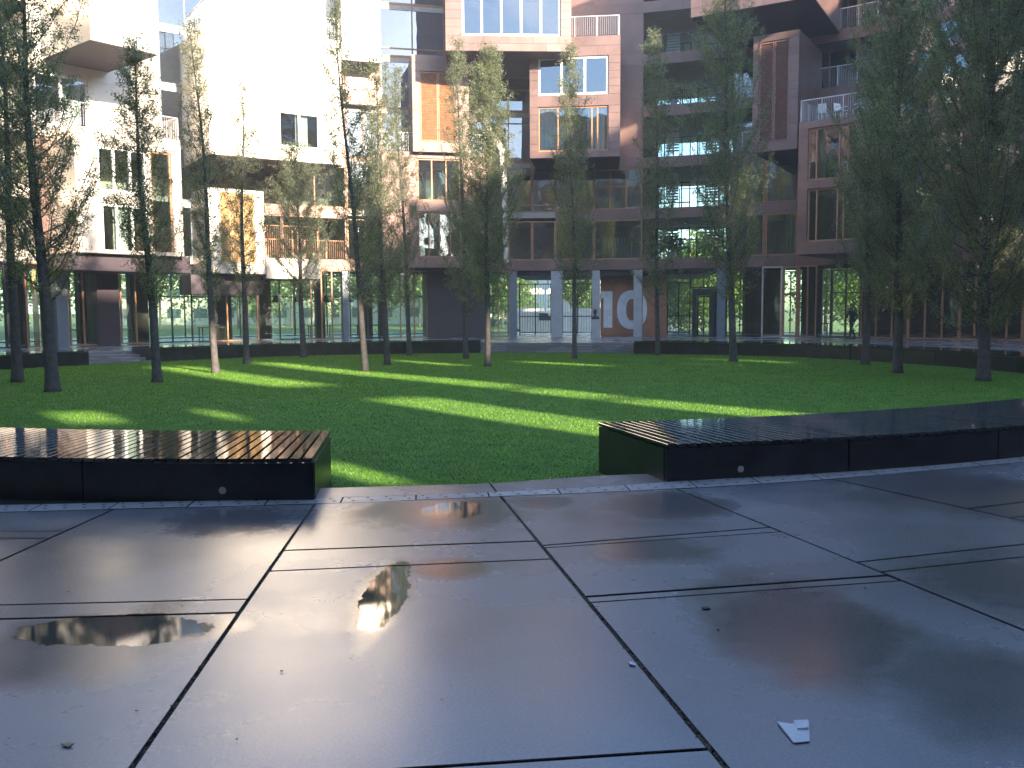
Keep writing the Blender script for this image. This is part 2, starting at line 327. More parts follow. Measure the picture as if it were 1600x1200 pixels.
def inset(poly, g_):
    poly = [np.array(p) for p in poly]; n = len(poly); A_ = sum(poly[i][0]*poly[(i+1) % n][1]-poly[(i+1) % n][0]*poly[i][1] for i in range(n)); s_ = 1 if A_ > 0 else -1; out = []
    L_ = []
    for i in range(n):
        a, b_ = poly[i], poly[(i+1) % n]; d = (b_-a)/np.linalg.norm(b_-a); nn = np.array((-d[1], d[0]))*s_; L_.append((a+nn*g_, b_+nn*g_))
    for i in range(n):
        l1, l2 = L_[i-1], L_[i]; r = l1[1]-l1[0]; q = l2[1]-l2[0]
        if abs(r[0]*q[1]-r[1]*q[0]) < 1e-4: out.append(l2[0])
        else: out.append(isect(l1, l2))
    return out
def slab(poly, g_=.009, name='paving_slab', z=0., mt='paving', bev=.004):
    z += random.uniform(-.0015, .0015); p0 = inset(poly, g_); p1 = inset(poly, g_+bev); n = len(p0)
    a = sum(p0[i][0]*p0[(i+1) % n][1]-p0[(i+1) % n][0]*p0[i][1] for i in range(n))
    if a < 0: p0, p1 = p0[::-1], p1[::-1]
    c = sum(p0)/n; mb = MB()
    v = [(*(p-c), -.05-z) for p in p0]+[(*(p-c), -bev*.8) for p in p0]+[(*(p-c), 0) for p in p1]
    f = [(i, (i+1) % n, n+(i+1) % n, n+i) for i in range(n)]+[(n+i, n+(i+1) % n, 2*n+(i+1) % n, 2*n+i) for i in range(n)]+[tuple(range(2*n, 3*n))]
    mb.add(v, f[:-1], 1); mb.f.append(f[-1]); mb.m.append(0); return mb.build(name, [M[mt], M['joint']], pave, Matrix.Translation((c[0], c[1], z)))
cols = [('G2', 'F', [((0, 1010), (400, 1006)), 3.2, 3.4]), ('F', 'E', [((0, 830), (101, 829.5)), ((0, 841), (77, 841)), 2.5, .35, 3.0]), ('E', 'A', [((0, 945), (382, 936)), ((0, 967), (372, 957)), 2.9, .3, 2.6]),
        ('A', 'B', [((445, 860), (845, 845)), ((425, 892), (862, 873)), ((650, 1200), (1110, 1170)), .32, 2.8]),
        ('B', 'C', [((850, 852), (1202, 824)), ((858, 855.5), (1219, 831)), ((922, 932), (1386, 899)), ((928, 941), (1412, 907)), 2.6, .3, 2.8]),
        ('C', 'D', [((1340, 878), (1600, 850)), ((1381, 893), (1600, 870)), 2.8, .3, 2.8]), ('D', 'G', [((1504, 796), (1600, 784)), ((1560, 811), (1640, 801)), 3.0, .3, 2.9]), ('G', 'H', [((1700, 752), (1900, 730)), 3, .3, 3.2])]
for a, b_, ls in cols:
    la, lb = RAD[a], RAD[b_]; pa, pb = onS(la, SXw), onS(lb, SXw); first = True; prev = None
    for q in ls:
        cur = ln(*q) if isinstance(q, tuple) else shift(prev, -q)
        qa, qb = isect(la, cur), isect(lb, cur)
        top = [pa]+(between(pa[0], pb[0], SXw) if first else [])+[pb]
        slab(top+[qb, qa]); pa, pb = qa, qb; first = False; prev = cur
# light perforated drain tiles in front of the benches
holes = MB(); s0 = -12.
def at_poly(poly, x):
    return np.array((x, np.interp(x, poly[:, 0], poly[:, 1])))
xs = [-12+.62*i for i in range(40)]
for x0, x1 in zip(xs[:-1], xs[1:]):
    a0, a1, b1, b0 = at_poly(SIw, x0), at_poly(SIw, x1), at_poly(SXw, x1+.02), at_poly(SXw, x0+.02)
    slab([a0, a1, b1, b0], .004, 'drain_tile', .001, 'paving' if False else 'tile' if 'tile' in M else 'concrete', .003)
    for i in range(4):
        for j in range(2):
            p = a0*(1-(i+.5)/4)+a1*(i+.5)/4; q = b0*(1-(i+.5)/4)+b1*(i+.5)/4; c = p*(1-(j*.4+.3))+q*(j*.4+.3)+np.array((.04*(j-.5), 0))
            holes.add([(c[0]+.016*math.cos(t), c[1]+.016*math.sin(t), .0045) for t in np.linspace(0, 2*math.pi, 8, endpoint=False)], [tuple(range(8))])
ho = holes.build('drain_hole', M['joint'], pave); ho['kind'] = 'stuff'
# concrete strip between the drain tiles and the lawn
LIP = np.array([U(400, 764.5), U(523, 761.5), U(768, 755), U(940, 742.5), U(1003, 740.5), U(1100, 733)])
jB = onS(RAD['B'], SIw); jB2 = isect(RAD['B'], (LIP[2], LIP[3]))
xl = LIP[0][0]
slab([at_poly(SIw, LIP[0][0]-.05), *[q for q in SIw if LIP[0][0]+.1 < q[0] < jB[0]-.05], jB, jB2, LIP[2], LIP[1], LIP[0]], .006, 'kerb_slab')
slab([jB, *[q for q in SIw if jB[0]+.05 < q[0] < LIP[-1][0]-.1], at_poly(SIw, LIP[-1][0]), LIP[-1], LIP[4], LIP[3], jB2], .006, 'kerb_slab')
# gravel and moss caught in the wide radial joints
gv = MB()
for key, n_, w_ in (('A', 900, .012), ('B', 2200, .013)):
    l = RAD[key]; d = (l[1]-l[0]); 
    for i in range(n_):
        t = random.random()**1.3*1.15; c = l[0]+d*t; x = c[0]+random.gauss(0, w_*.5); y = c[1]; r = random.uniform(.002, .0065); z = random.uniform(-.012, -.002)
        gv.add([(x-r, y-r, z), (x+r, y-r*.7, z), (x+r*.6, y+r, z), (x-r, y+r*.8, z), (x, y, z+r*1.3)], [(0, 1, 4), (1, 2, 4), (2, 3, 4), (3, 0, 4)])
gvo = gv.build('joint_gravel', M['gritstone']); tag(gvo, 'fine gravel caught in the open joints of the paving', 'gravel', kind='stuff')
# steps in the far gaps of the bench ring
def ang(p, c=CL): return math.atan2(p[0]-c[0], p[1]-c[1])
SK = [0., 16.5, 18.]                       # cut angle of the bench ends: shear of the inner edge
def skw(r): return SK[0]*(SK[2]-r)/(SK[2]-SK[1])
def arcpoly(r0_, r1_, a0, a1, n=10): return ring_pts(CL, r0_, a0+skw(r0_), a1+skw(r0_), n)+ring_pts(CL, r1_, a1+skw(r1_), a0+skw(r1_), n)
def angpx(px, R=RL):                       # angle about the lawn centre of a pixel column on its far edge
    dx, dy = dirpx(px); b = dx*CL[0]+dy*CL[1]; c = CL[0]**2+CL[1]**2-R*R; t = b+math.sqrt(b*b-c); return math.atan2(dx*t-CL[0], dy*t-CL[1])
for (pl, pr, lab) in ((750, 1000, 'three shallow stone steps from lawn to the gate with the bust'), (136, 232, 'shallow stone steps between the two left far benches')):
    st = empty('steps', lab, 'steps', group='steps down to the lawn')
    for i in range(3):
        MB().prism(arcpoly(16.55+.5*i, 18.25, angpx(pl)-.004, angpx(pr)+.01), -.5, -.33+.11*i+.003).build('step', M['paving'], st)

# ------------------------------------------------------------------ benches
def bench(label, a0, a1, ri, ro, zt, zb, slatw=.105, slats=True, panel=1.95, discs=(), skew=0.):
    SK[:] = [skew, ri, ro]
    am = (a0+a1)/2; cx, cy = CL[0]+ri*math.sin(am), CL[1]+ri*math.cos(am)
    b = empty('bench', label, 'bench', (cx, cy, zb), 'long curved benches around the lawn'); inv = Matrix.Translation((-cx, -cy, -zb))
    lip = .03
    # body
    body = MB(); n = max(2, int((a1-a0)*ri/.6))
    body.prism([(p[0]-cx, p[1]-cy) for p in arcpoly(ri+.05, ro-.05, a0+.004, a1-.004, n)], 0, zt-zb-.05); body.build('body', M['blackmetal'], b)
    for rr, sgn in ((ri, 1), (ro, -1)):
        k = max(1, round((a1-a0)*rr/panel))
        for i in range(k):
            p0, p1 = a0+(a1-a0)*i/k+.0005, a0+(a1-a0)*(i+1)/k-.0005
            mb = MB(); mb.prism([(p[0]-cx, p[1]-cy) for p in arcpoly(min(rr, rr+sgn*.04), max(rr, rr+sgn*.04), p0, p1, 3)], 0, zt-zb-.045+random.uniform(-.002, .002)); mb.build('side_panel', M['bench'], b)
    for ae, sg in ((a0, 1), (a1, -1)):
        da = .04/ri*sg
        mb = MB(); mb.prism([(p[0]-cx, p[1]-cy) for p in arcpoly(ri+.042, ro-.042, ae, ae+da, 1)], 0, zt-zb-.047); mb.build('end_panel', M['bench'], b)
    if slats:
        k = int((a1-a0)*ro/slatw); w0, w1 = (a1-a0)*ri/k*.5-.008, (a1-a0)*ro/k*.5-.011
        me = MB(); L_ = (ro-ri)+lip*2; t = .032; e = .004
        pr = [(-w0, -t), (w0, -t), (w0, -e), (w0-e, 0), (-w0+e, 0), (-w0, -e)]; pr1 = [(-w1, -t), (w1, -t), (w1, -e), (w1-e, 0), (-w1+e, 0), (-w1, -e)]
        me.add([(x, 0, z) for x, z in pr]+[(x, L_, z) for x, z in pr1], [(5, 4, 3, 2, 1, 0), (6, 7, 8, 9, 10, 11)]+[(i, (i+1) % 6, 6+(i+1) % 6, 6+i) for i in range(6)])
        me = me.mesh('bench_slat', M['slat'])
        for i in range(k):
            a = a0+(a1-a0)*(i+.5)/k; ai = a+skew; x, y = CL[0]+(ri-lip)*math.sin(ai), CL[1]+(ri-lip)*math.cos(ai); xo, yo = CL[0]+(ro+lip)*math.sin(a), CL[1]+(ro+lip)*math.cos(a); ra = math.atan2(xo-x, yo-y)
            link('slat', me, None, b, inv @ Matrix.Translation((x, y, zt+random.uniform(-.001, .001))) @ Matrix.Rotation(-ra, 4, 'Z') @ Matrix.Rotation(random.gauss(0, .0014), 4, 'Y') @ Matrix.Rotation(random.gauss(0, .0007), 4, 'X'))
    else:
        mb = MB(); k = int((a1-a0)*ro/.12)
        for i in range(k):
            p0, p1 = a0+(a1-a0)*(i+.04)/k, a0+(a1-a0)*(i+.96)/k; mb.prism([(p[0]-cx, p[1]-cy) for p in arcpoly(ri-.02, ro+.02, p0, p1, 1)], zt-zb-.03, zt-zb+random.uniform(-.001, .001))
        o = mb.build('slat_deck', M['slat'], b); o['kind'] = 'stuff'
    for (x, y, z, na) in discs:      # small round lamp lenses set in the side panels
        mb = MB(); N = 14; mb.add([(0, 0, 0)]+[(.032*math.cos(2*math.pi*i/N), 0, .032*math.sin(2*math.pi*i/N)) for i in range(N)]+[(.032*math.cos(2*math.pi*i/N), .012, .032*math.sin(2*math.pi*i/N)) for i in range(N)],
                          [(0, 1+i, 1+(i+1) % N) for i in range(N)]+[(1+i, 1+N+i, 1+N+(i+1) % N, 1+(i+1) % N) for i in range(N)])
        mb.build('lamp_lens', M['lightlens'], b, inv @ Matrix.Translation((x, y, z)) @ Matrix.Rotation(na, 4, 'Z'))
    return b
def aw(x, y): return ang((x, y)) % (2*math.pi)
aL = aw(-1.68, 7.67); aR = aw(1.42, 8.32)
xL, yL = U(346, 770, .07); aD = aw(xL, yL); RoL = 18.22
xD, yD = CL[0]+(RoL+.004)*math.sin(aD), CL[1]+(RoL+.004)*math.cos(aD)
bench('near dark bench at left with wet slats mirroring the sunlit facade', aL, aL+math.radians(38), 16.5, RoL, .36, -.3, skew=.0115, discs=[(xD, yD, .085, math.pi-aD)])
RoR = 17.78; xq, yq = U(1151, 733, .07); aD = aw(xq, yq)
bench('long dark bench at right curving away under the dark trees', aR-math.radians(62), aR, 16.1, RoR, .35, -.3, skew=.0105, discs=[(CL[0]+(RoR+.004)*math.sin(aD), CL[1]+(RoR+.004)*math.cos(aD), .085, math.pi-aD)])
bench('far bench at the left edge, behind the two leftmost trees', angpx(-260), angpx(136), 16.5, 18.15, .16, -.5, slats=False)
bench('far bench between the left steps and the gate steps', angpx(236), angpx(750), 16.5, 18.15, .17, -.5, slats=False)
bench('far bench to the right of the gate steps, below the glass doors', angpx(990), angpx(1330), 16.5, 18.15, .18, -.5, slats=False)
bench('far bench on the right behind the dark tree trunks', angpx(1331), angpx(1331)+math.radians(34), 16.5, 18.15, .18, -.5, slats=False)

# ------------------------------------------------------------------ building parts
FL = [0, 4.4, 7.28, 10.16, 13.04, 15.92, 18.8, 21.7]; TOP = 22.6
def zb(k): return FL[k]-.55 if k else 0    # underside of floor band k
def window(root, fr, a, b_, z0, z1, v=0., cols=3, frame='wood', gl='glass', trans=None, fw_=.07, cur=None, name='window', depth=.10):
    """one glazed opening: outer frame (part) > mullion, transom, pane, curtain"""
    if frame == 'white' and fw_ == .07: fw_ = .11
    mb = MB(); t = fw_; d = depth
    for x0, x1, y0, y1 in ((a, a+t, z0, z1), (b_-t, b_, z0, z1), (a+t, b_-t, z0, z0+t), (a+t, b_-t, z1-t, z1)): mb.box(x0, x1, -v-d/2, -v+d/2, y0, y1)
    w = mb.build(name, M[frame], root, fr.mat()); inv = fr.mat().inverted()
    xs_ = cols if isinstance(cols, (list, tuple)) else [a+(b_-a)*i/cols for i in range(1, cols)]
    for x in xs_:
        o = piece('mullion', frame, None, fr, x-t/2, x+t/2, v-d/2+.003, v+d/2+.004, z0+t, z1-t); o.parent = w; o.matrix_basis = inv @ o.matrix_basis
    for z in (trans or []):
        o = piece('transom', frame, None, fr, a+t, b_-t, v-d/2+.006, v+d/2-.004, z-t/2, z+t/2); o.parent = w; o.matrix_basis = inv @ o.matrix_basis
    edges = [a+t]+list(xs_)+[b_-t]
    for x0, x1 in zip(edges[:-1], edges[1:]):
        x0 += 0 if x0 == a+t else t/2; x1 -= 0 if x1 == b_-t else t/2
        if x1-x0 < .03: continue
        p = MB(); tw = random.uniform(-.004, .004); p.add([(x0, -v+tw, z0+t), (x1, -v-tw, z0+t), (x1, -v-tw, z1-t), (x0, -v+tw, z1-t)], [(0, 1, 2, 3)]); p.build('pane', M[gl], w)
    for c in (cur or []):              # curtain: (from, to, material) as fractions of the width
        x0, x1 = a+(b_-a)*c[0], a+(b_-a)*c[1]; mk = c[2] if len(c) > 2 else 'curtain'; zt_ = z0+(z1-z0)*(c[3] if len(c) > 3 else 1); q = MB(); N = max(4, int((x1-x0)/.06))
        P_ = [(x0+(x1-x0)*i/N, -v+.22+.035*math.sin(i*1.9)) for i in range(N+1)]
        q.add([(x, y, z0+.05) for x, y in P_]+[(x, y, zt_-.03) for x, y in P_], [(i, i+1, N+2+i, N+1+i) for i in range(N)]); q.build('curtain', M[mk], w)
    return w
def railing(root, fr, a, b_, z, v, h=1.05, mk='rail', side=None, name='railing'):
    mb = MB(); n = max(1, round((b_-a)/1.15))
    mb.box(a, b_, -v-.025, -v+.025, z+h-.04, z+h)
    for i in range(n+1):
        x = a+(b_-a)*i/n; mb.box(x-.022, x+.022, -v-.02, -v+.02, z, z+h-.04)
    k = int((b_-a)/.11)
    for i in range(1, k):
        x = a+(b_-a)*i/k; mb.box(x-.006, x+.006, -v-.006, -v+.006, z+.06, z+h-.04)
    for x, vb in (side or []):
        y0, y1 = sorted((-v, -vb)); mb.box(x-.02, x+.02, y0, y1, z+h-.04, z+h-.002); m_ = max(1, round((y1-y0)/1.1))
        for i in range(m_+1): y = y0+(y1-y0)*i/m_; mb.box(x-.02, x+.02, y-.02, y+.02, z, z+h-.04)
        for i in range(1, int((y1-y0)/.11)): y = y0+i*.11; mb.box(x-.006, x+.006, y-.006, y+.006, z+.06, z+h-.04)
    return mb.build(name, M[mk], root, fr.mat())
def cladding(root, part, fr, rects, v, mk='copper', ph=.42, pw=1.25, th=.02):
    """separate cladding sheets, butted with open joints"""
    for (a, b_, z0, z1) in rects:
        if b_-a < .04 or z1-z0 < .04: continue
        ny = max(1, round((z1-z0)/ph)); nx = max(1, round((b_-a)/pw))
        for j in range(ny):
            off = .5*(j % 2)*(b_-a)/nx if nx > 1 else 0
            cuts = [a]+[a+(b_-a)*i/nx+off for i in range(1 if not off else 0, nx)]+[b_]
            cuts = sorted(set(round(c, 3) for c in cuts if a <= c <= b_))
            for x0, x1 in zip(cuts[:-1], cuts[1:]):
                if x1-x0 < .03: continue
                piece('cladding_sheet', mk, part, fr, x0+.006, x1-.006, v+.004, v+th+random.uniform(0, .005), z0+(z1-z0)*j/ny+.006, z0+(z1-z0)*(j+1)/ny-.006)
def solid_rects(a, b_, z0, z1, holes_):
    zc = sorted({z0, z1, *[h[2] for h in holes_], *[h[3] for h in holes_]}); out = []
    for y0, y1 in zip(zc[:-1], zc[1:]):
        hs = sorted([h for h in holes_ if h[2] < (y0+y1)/2 < h[3]]); x = a
        for h in hs:
            if h[0] > x: out.append((x, h[0], y0, y1))
            x = max(x, h[1])
        if x < b_: out.append((x, b_, y0, y1))
    return out
def volume(root, label, l, r, t, b_, prot, openings=(), mk='copper', sheets=True, zt=None, zbm=None, rcx=None, back=0., soffit='soffit', ph=.42, pw=1.25):
    """a room box hanging out over the courtyard; l r t b are its front face in the photograph. openings: (l, r, t, b, kwargs)"""
    R = RF-prot; fr = Frame(theta((l+r)/2, R), R); a, e = fr.u(l), fr.u(r); pc = (l+r)/2
    z1 = fr.z(pc, t) if zt is None else zt; z0 = fr.z(pc, b_) if zbm is None else zbm
    hs = [(fr.u(o[0]), fr.u(o[1]), fr.z((o[0]+o[1])/2, o[3]), fr.z((o[0]+o[1])/2, o[2])) for o in openings]
    D = prot+back+.3
    sh = MB(); w = .18
    sh.box(a+.002, a+w, w, D, z0+w, z1-w); sh.box(e-w, e-.002, w, D, z0+w, z1-w); sh.box(a+.002, e-.002, .002, D, z1-w, z1); sh.box(a+.002, e-.002, .002, D, z0+.02, z0+w, 0)
    sh.box(a+w, e-w, D-.1, D, z0+w, z1-w, 1)
    for q in solid_rects(a, e, z0, z1, hs):
        if q[3] > z1-.001 or q[2] < z0+.001: pass
        sh.box(q[0]+.003, q[1]-.003, 0.001, w-.002, max(q[2], z0+.022), q[3]-.001)
    # intermediate floors
    k = round((z1-z0)/2.88)
    for i in range(1, k): sh.box(a+w, e-w, w+.15, D-.1, z0+(z1-z0)*i/k-.15, z0+(z1-z0)*i/k+.1, 1)
    o = sh.build('kitchen_bay', [M[mk], M['wall']], root, fr.mat())
    if label: o['label'] = label
    inv = fr.mat().inverted()
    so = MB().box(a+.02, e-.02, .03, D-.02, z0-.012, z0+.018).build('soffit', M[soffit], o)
    if sheets:
        n0 = len(bpy.data.objects)
        cl = []
        class _F:                                    # children of the bay: frame matrix relative to it
            def mat(s): return Matrix.Identity(4)
        cladding(root, o, _F(), solid_rects(a, e, z0, z1, hs), -.001, mk, ph=ph, pw=pw)
    for q, h in zip(openings, hs):
        kw = dict(q[4]) if len(q) > 4 else {}; style = kw.pop('style', 'window')
        if style == 'window': window(root, fr, h[0]+.01, h[1]-.01, h[2]+.01, h[3]-.01, v=-.12, **kw)
        elif style == 'shutter': shutter(root, fr, h[0], h[1], h[2], h[3], **kw)
        elif style == 'open': pass
    return fr, a, e, z0, z1, o
def shutter(root, fr, a, b_, z0, z1, leaves=3, v=-.06, mk='slatwood', lab=None):
    for i in range(leaves):
        x0, x1 = a+(b_-a)*i/leaves+.012, a+(b_-a)*(i+1)/leaves-.012
        f_ = MB(); 
        for q in ((x0, x0+.06, z0+.02, z1-.02), (x1-.06, x1, z0+.02, z1-.02), (x0+.06, x1-.06, z0+.02, z0+.09), (x0+.06, x1-.06, z1-.09, z1-.02)): f_.box(q[0], q[1], -v-.03, -v+.03, q[2], q[3])
        o = f_.build('shutter', M[mk], root, fr.mat())
        s_ = MB(); z = z0+.1
        while z < z1-.12:
            s_.add([(x0+.06, -v+.02, z), (x1-.06, -v+.02, z), (x1-.06, -v-.02, z+.055), (x0+.06, -v-.02, z+.055), (x0+.06, -v+.032, z+.01), (x1-.06, -v+.032, z+.01), (x1-.06, -v-.008, z+.065), (x0+.06, -v-.008, z+.065)], BOXF); z += .085
        sl = s_.build('louvre', M[mk], o); sl['kind'] = 'stuff'
    MB().box(a, b_, .3, .36, z0, z1).build('shutter_backing', M['dark'], root, fr.mat())

def block_root(label, th): return empty('apartment_building', label, 'building', (CF[0]+RF*math.sin(th), CF[1]+RF*math.cos(th), 0), 'blocks of the ring building')
class Root:                                         # keeps children in world coordinates although the Empty stands at the wall's foot
    pass
def fix(root):
    inv = Matrix.Translation(-root.location)
    for o in bpy.data.objects:
        if o.parent is root: o.matrix_basis = inv @ o.matrix_basis
DEPTH = 10.
def bay(root, th0, th1, spec, kt=7):
    """one facet of the ring between two angles. spec: floor -> (style, kwargs)"""
    thm = (th0+th1)/2; R = RF*math.cos((th1-th0)/2); fr = Frame(thm, R); hw = RF*math.sin((th1-th0)/2); a, b_ = -hw, hw
    RB = RF+DEPTH; hb = RB*math.sin((th1-th0)/2); db = RB*math.cos((th1-th0)/2)-R
    TOPk = TOP if kt == 7 else FL[kt]+.35
    for k in range(1, kt+1):
        s_ = MB(); s_.add([(a, .02, FL[k]-.35), (b_, .02, FL[k]-.35), (hb, db, FL[k]-.35), (-hb, db, FL[k]-.35), (a, .02, FL[k]-.02), (b_, .02, FL[k]-.02), (hb, db, FL[k]-.02), (-hb, db, FL[k]-.02)], BOXF)
        s_.build('floor_slab', M['wall'] if k < 7 else M['copper'], root, fr.mat())
    for k in range(1, kt+1):
        if k == kt: zt_, zb_ = TOPk, FL[k]-.45
        else: zt_, zb_ = FL[k]+.08, FL[k]-.52
        if k == 1: piece('header', 'soffit', root, fr, a, b_, -.75, -.35, 3.70, 4.049)
        kw0 = spec.get(k, spec.get('*'))
        if kw0[0] != 'glasstower': piece('floor_band', kw0[1].get('mk', 'copper'), root, fr, a+.004, b_-.004, -.12, .02, zb_, zt_)
    for k in range(1, kt):
        st, kw = spec.get(k, spec.get('*')); kw = dict(kw); mk = kw.pop('mk', 'copper')
        z0, z1 = FL[k]+.08, FL[k+1]-.52
        if st == 'glasstower': z0, z1 = FL[k]-.02, FL[k+1]-.02
        if st in ('glass', 'glasstower'):
            window(root, fr, a+.01, b_-.01, z0+.005, z1-.005, v=-.06, cols=kw.get('cols', 3), frame=kw.get('frame', 'wood'), gl=kw.get('gl', 'glass'), trans=[z0+x for x in kw.get('trans', [])], cur=kw.get('cur'))
            if kw.get('inner', True): piece('inner_wall', 'wall', root, fr, a-.3, b_+.3, -4.6, -4.5, z0, z1)
        elif st == 'solid':
            piece('wall', mk, root, fr, a, b_, -.16, -.005, z0, z1)
        elif st == 'balcony':
            dp = kw.get('dp', 1.9)
            window(root, fr, a+.1, b_-.1, z0, z1, v=-dp, cols=kw.get('cols', 3), frame=kw.get('frame', 'wood'), gl='glass', cur=kw.get('cur'))
            piece('inner_wall', 'wall', root, fr, a-.3, b_+.3, -5.6, -5.5, z0, z1)
            railing(root, fr, a, b_, z0, -.06, mk=kw.get('rail', 'rail'))
            piece('party_wall', mk, root, fr, a, a+.08, -dp-.1, -.12, z0, z1); piece('party_wall', mk, root, fr, b_-.08, b_, -dp-.1, -.12, z0, z1)
        elif st == 'open':
            railing(root, fr, a, b_, z0, -.06, mk='blackmetal')
            if kw.get('rear', True):
                bl = MB()
                for q in range(7): bl.box(a+1.0, a+1.75, 2.9, 3.05, z0+.75+q*.17, z0+.84+q*.17)
                bl.build('venetian_blind', M['white'], root, fr.mat())
            # rear windows of the lobby, seen right through
            frb = fr; x0, x1 = a*1.05, b_*1.05
            if kw.get('rear', True): window(root, fr, x0, x1, z0, z1, v=-6.5, cols=4, frame='blackmetal', gl='glass_clear', trans=[z0+1.0])
        if st != 'open':
            s_ = MB(); s_.add([(-hb, db-.2, FL[k]), (hb, db-.2, FL[k]), (hb, db, FL[k]), (-hb, db, FL[k]), (-hb, db-.2, FL[k+1]), (hb, db-.2, FL[k+1]), (hb, db, FL[k+1]), (-hb, db, FL[k+1])], BOXF); s_.build('rear_wall', M['copper'], root, fr.mat())
    return fr, a, b_, db

G = lambda **k: ('glass', k); BAL = lambda **k: ('balcony', k); SO = lambda **k: ('solid', k); OP = lambda **k: ('open', k); GT = lambda **k: ('glasstower', k)
def T(px): return theta(px)
# --- left block
rL = block_root('blazing sunlit left block with pale projecting boxes and plant-filled balconies', T(300))
LB = [(-330, -200, {'*': BAL(mk='copper_light')}), (-200, -60, {'*': BAL(mk='copper_light', cur=[(0, .4)])}), (-60, 68, {'*': BAL(mk='copper_light', cols=4)}),
      (68, 152, {'*': G(mk='copper_light', frame='white', cols=2, gl='glass', cur=[(.5, .9)]), 1: SO(mk='copper'), 2: SO(mk='copper')}), (152, 262, {'*': SO(mk='copper_light'), 1: SO(mk='copper')}),
      (262, 345, {'*': GT(frame='bluegrey', cols=2, gl='glass'), 6: SO(mk='copper_light')}),
      (345, 445, {'*': SO(mk='copper'), 5: SO(mk='copper_light'), 6: BAL(mk='copper_light'), 1: BAL(mk='copper', rail='wood')}), (445, 545, {'*': SO(mk='copper'), 6: G(mk='copper_light', frame='white', gl='glass_sky'), 5: SO(mk='copper_light'), 1: BAL(mk='copper', rail='wood'), 2: G(mk='copper', cols=2)})]
for l, r, sp in LB: bay(rL, T(l), T(r), sp)
# --- centre block
rC = block_root('middle block over the gate with the number ten and stacked copper boxes', T(800))
CB = [(545, 600, {'*': GT(frame='wood', cols=2, gl='glass'), 5: SO(mk='copper_light'), 6: SO(mk='copper_light'), 1: G(cols=2)}),
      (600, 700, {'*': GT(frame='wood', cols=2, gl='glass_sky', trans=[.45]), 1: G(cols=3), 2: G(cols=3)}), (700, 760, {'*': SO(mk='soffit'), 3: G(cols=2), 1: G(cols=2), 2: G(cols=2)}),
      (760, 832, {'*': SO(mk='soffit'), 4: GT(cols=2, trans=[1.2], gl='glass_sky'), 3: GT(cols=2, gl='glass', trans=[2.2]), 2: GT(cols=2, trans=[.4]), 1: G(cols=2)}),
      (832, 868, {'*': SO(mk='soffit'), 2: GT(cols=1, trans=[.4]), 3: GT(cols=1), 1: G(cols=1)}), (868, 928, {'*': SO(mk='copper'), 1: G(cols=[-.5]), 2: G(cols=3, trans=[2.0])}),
      (928, 1003, {'*': SO(mk='copper'), 1: G(cols=1, cur=[(.15, .8, 'beige', .55)]), 2: G(cols=3, trans=[1.3])})]
for l, r, sp in CB: bay(rC, T(l), T(r), sp)
# --- right block
rR = block_root('shaded brown right block with open stair lobby and balconies behind the dark trees', T(1300))
RB_ = [(1003, 1060, {'*': OP()}), (1060, 1120, {'*': OP()}), (1120, 1192, {'*': SO(), 4: BAL(), 5: BAL(), 3: BAL(), 1: G(cols=3), 2: G(cols=3)}), (1192, 1243, {'*': SO(), 1: G(cols=[-.75], cur=[(.6, .9, 'beige')]), 2: G(cols=[-.75])}),
       (1243, 1330, {'*': SO(), 4: BAL(), 5: BAL(), 6: BAL()}), (1330, 1420, {'*': BAL(), 2: G(cols=3), 1: G(cols=4)}), (1420, 1520, {'*': G(cols=3, cur=[(0, .5)]), 3: BAL(), 5: BAL()}),
       (1520, 1640, {'*': G(cols=4, cur=[(.3, .9)]), 2: BAL(), 4: BAL(), 6: BAL()}), (1640, 1800, {'*': G(cols=4), 3: BAL(), 5: BAL()}), (1800, 2000, {'*': BAL()})]
for l, r, sp in RB_: bay(rR, T(l), T(r), sp)

# projecting volumes, measured in the photograph -------------------------------------------------
WHT = dict(frame='white', gl='glass')
vol = {}
vol['B1'] = volume(rL, 'large pale box, the brightest, with one small double window', 336, 541, 47, 250, 5.0, [(443, 507, 175, 232, dict(frame='white', cols=2, cur=[(.45, .75)]))], mk='copper_light', sheets=False)
vol['B3'] = volume(rL, 'left pale box with two rows of tall white windows', 127, 291, 208, 398, 3.2, [(162, 238, 232, 302, dict(frame='white', cols=3)), (165, 238, 320, 396, dict(frame='white', cols=3, cur=[(.3, .62)])), (244, 276, 238, 396, dict(frame='wood', cols=1))], mk='copper_light', sheets=False)
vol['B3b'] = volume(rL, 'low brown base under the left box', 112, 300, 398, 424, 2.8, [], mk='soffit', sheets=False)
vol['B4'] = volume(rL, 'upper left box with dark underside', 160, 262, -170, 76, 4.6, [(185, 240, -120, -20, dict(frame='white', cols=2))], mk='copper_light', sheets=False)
vol['B2'] = volume(rL, 'small box with sunlit wooden shutters', 330, 417, 296, 428, 2.6, [(348, 402, 300, 412, dict(style='shutter', leaves=3, mk='slatsunlit'))], mk='copper_light', sheets=False)
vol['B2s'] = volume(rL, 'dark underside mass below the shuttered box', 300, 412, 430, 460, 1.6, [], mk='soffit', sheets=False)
vol['B7'] = volume(rL, 'pale box above the glass strip', 543, 602, -60, 96, 2.0, [], mk='copper_light', sheets=False)
vol['B7b'] = volume(rL, 'recessed dark box behind the tree top', 543, 603, 98, 164, .5, [], mk='copper', sheets=False)
vol['B8'] = volume(rC, 'upper middle box with wide white windows reflecting clouds', 701, 893, -150, 80, 5.6, [(726, 877, -90, 56, dict(frame='white', gl='glass_sky', cols=5))], mk='copper')
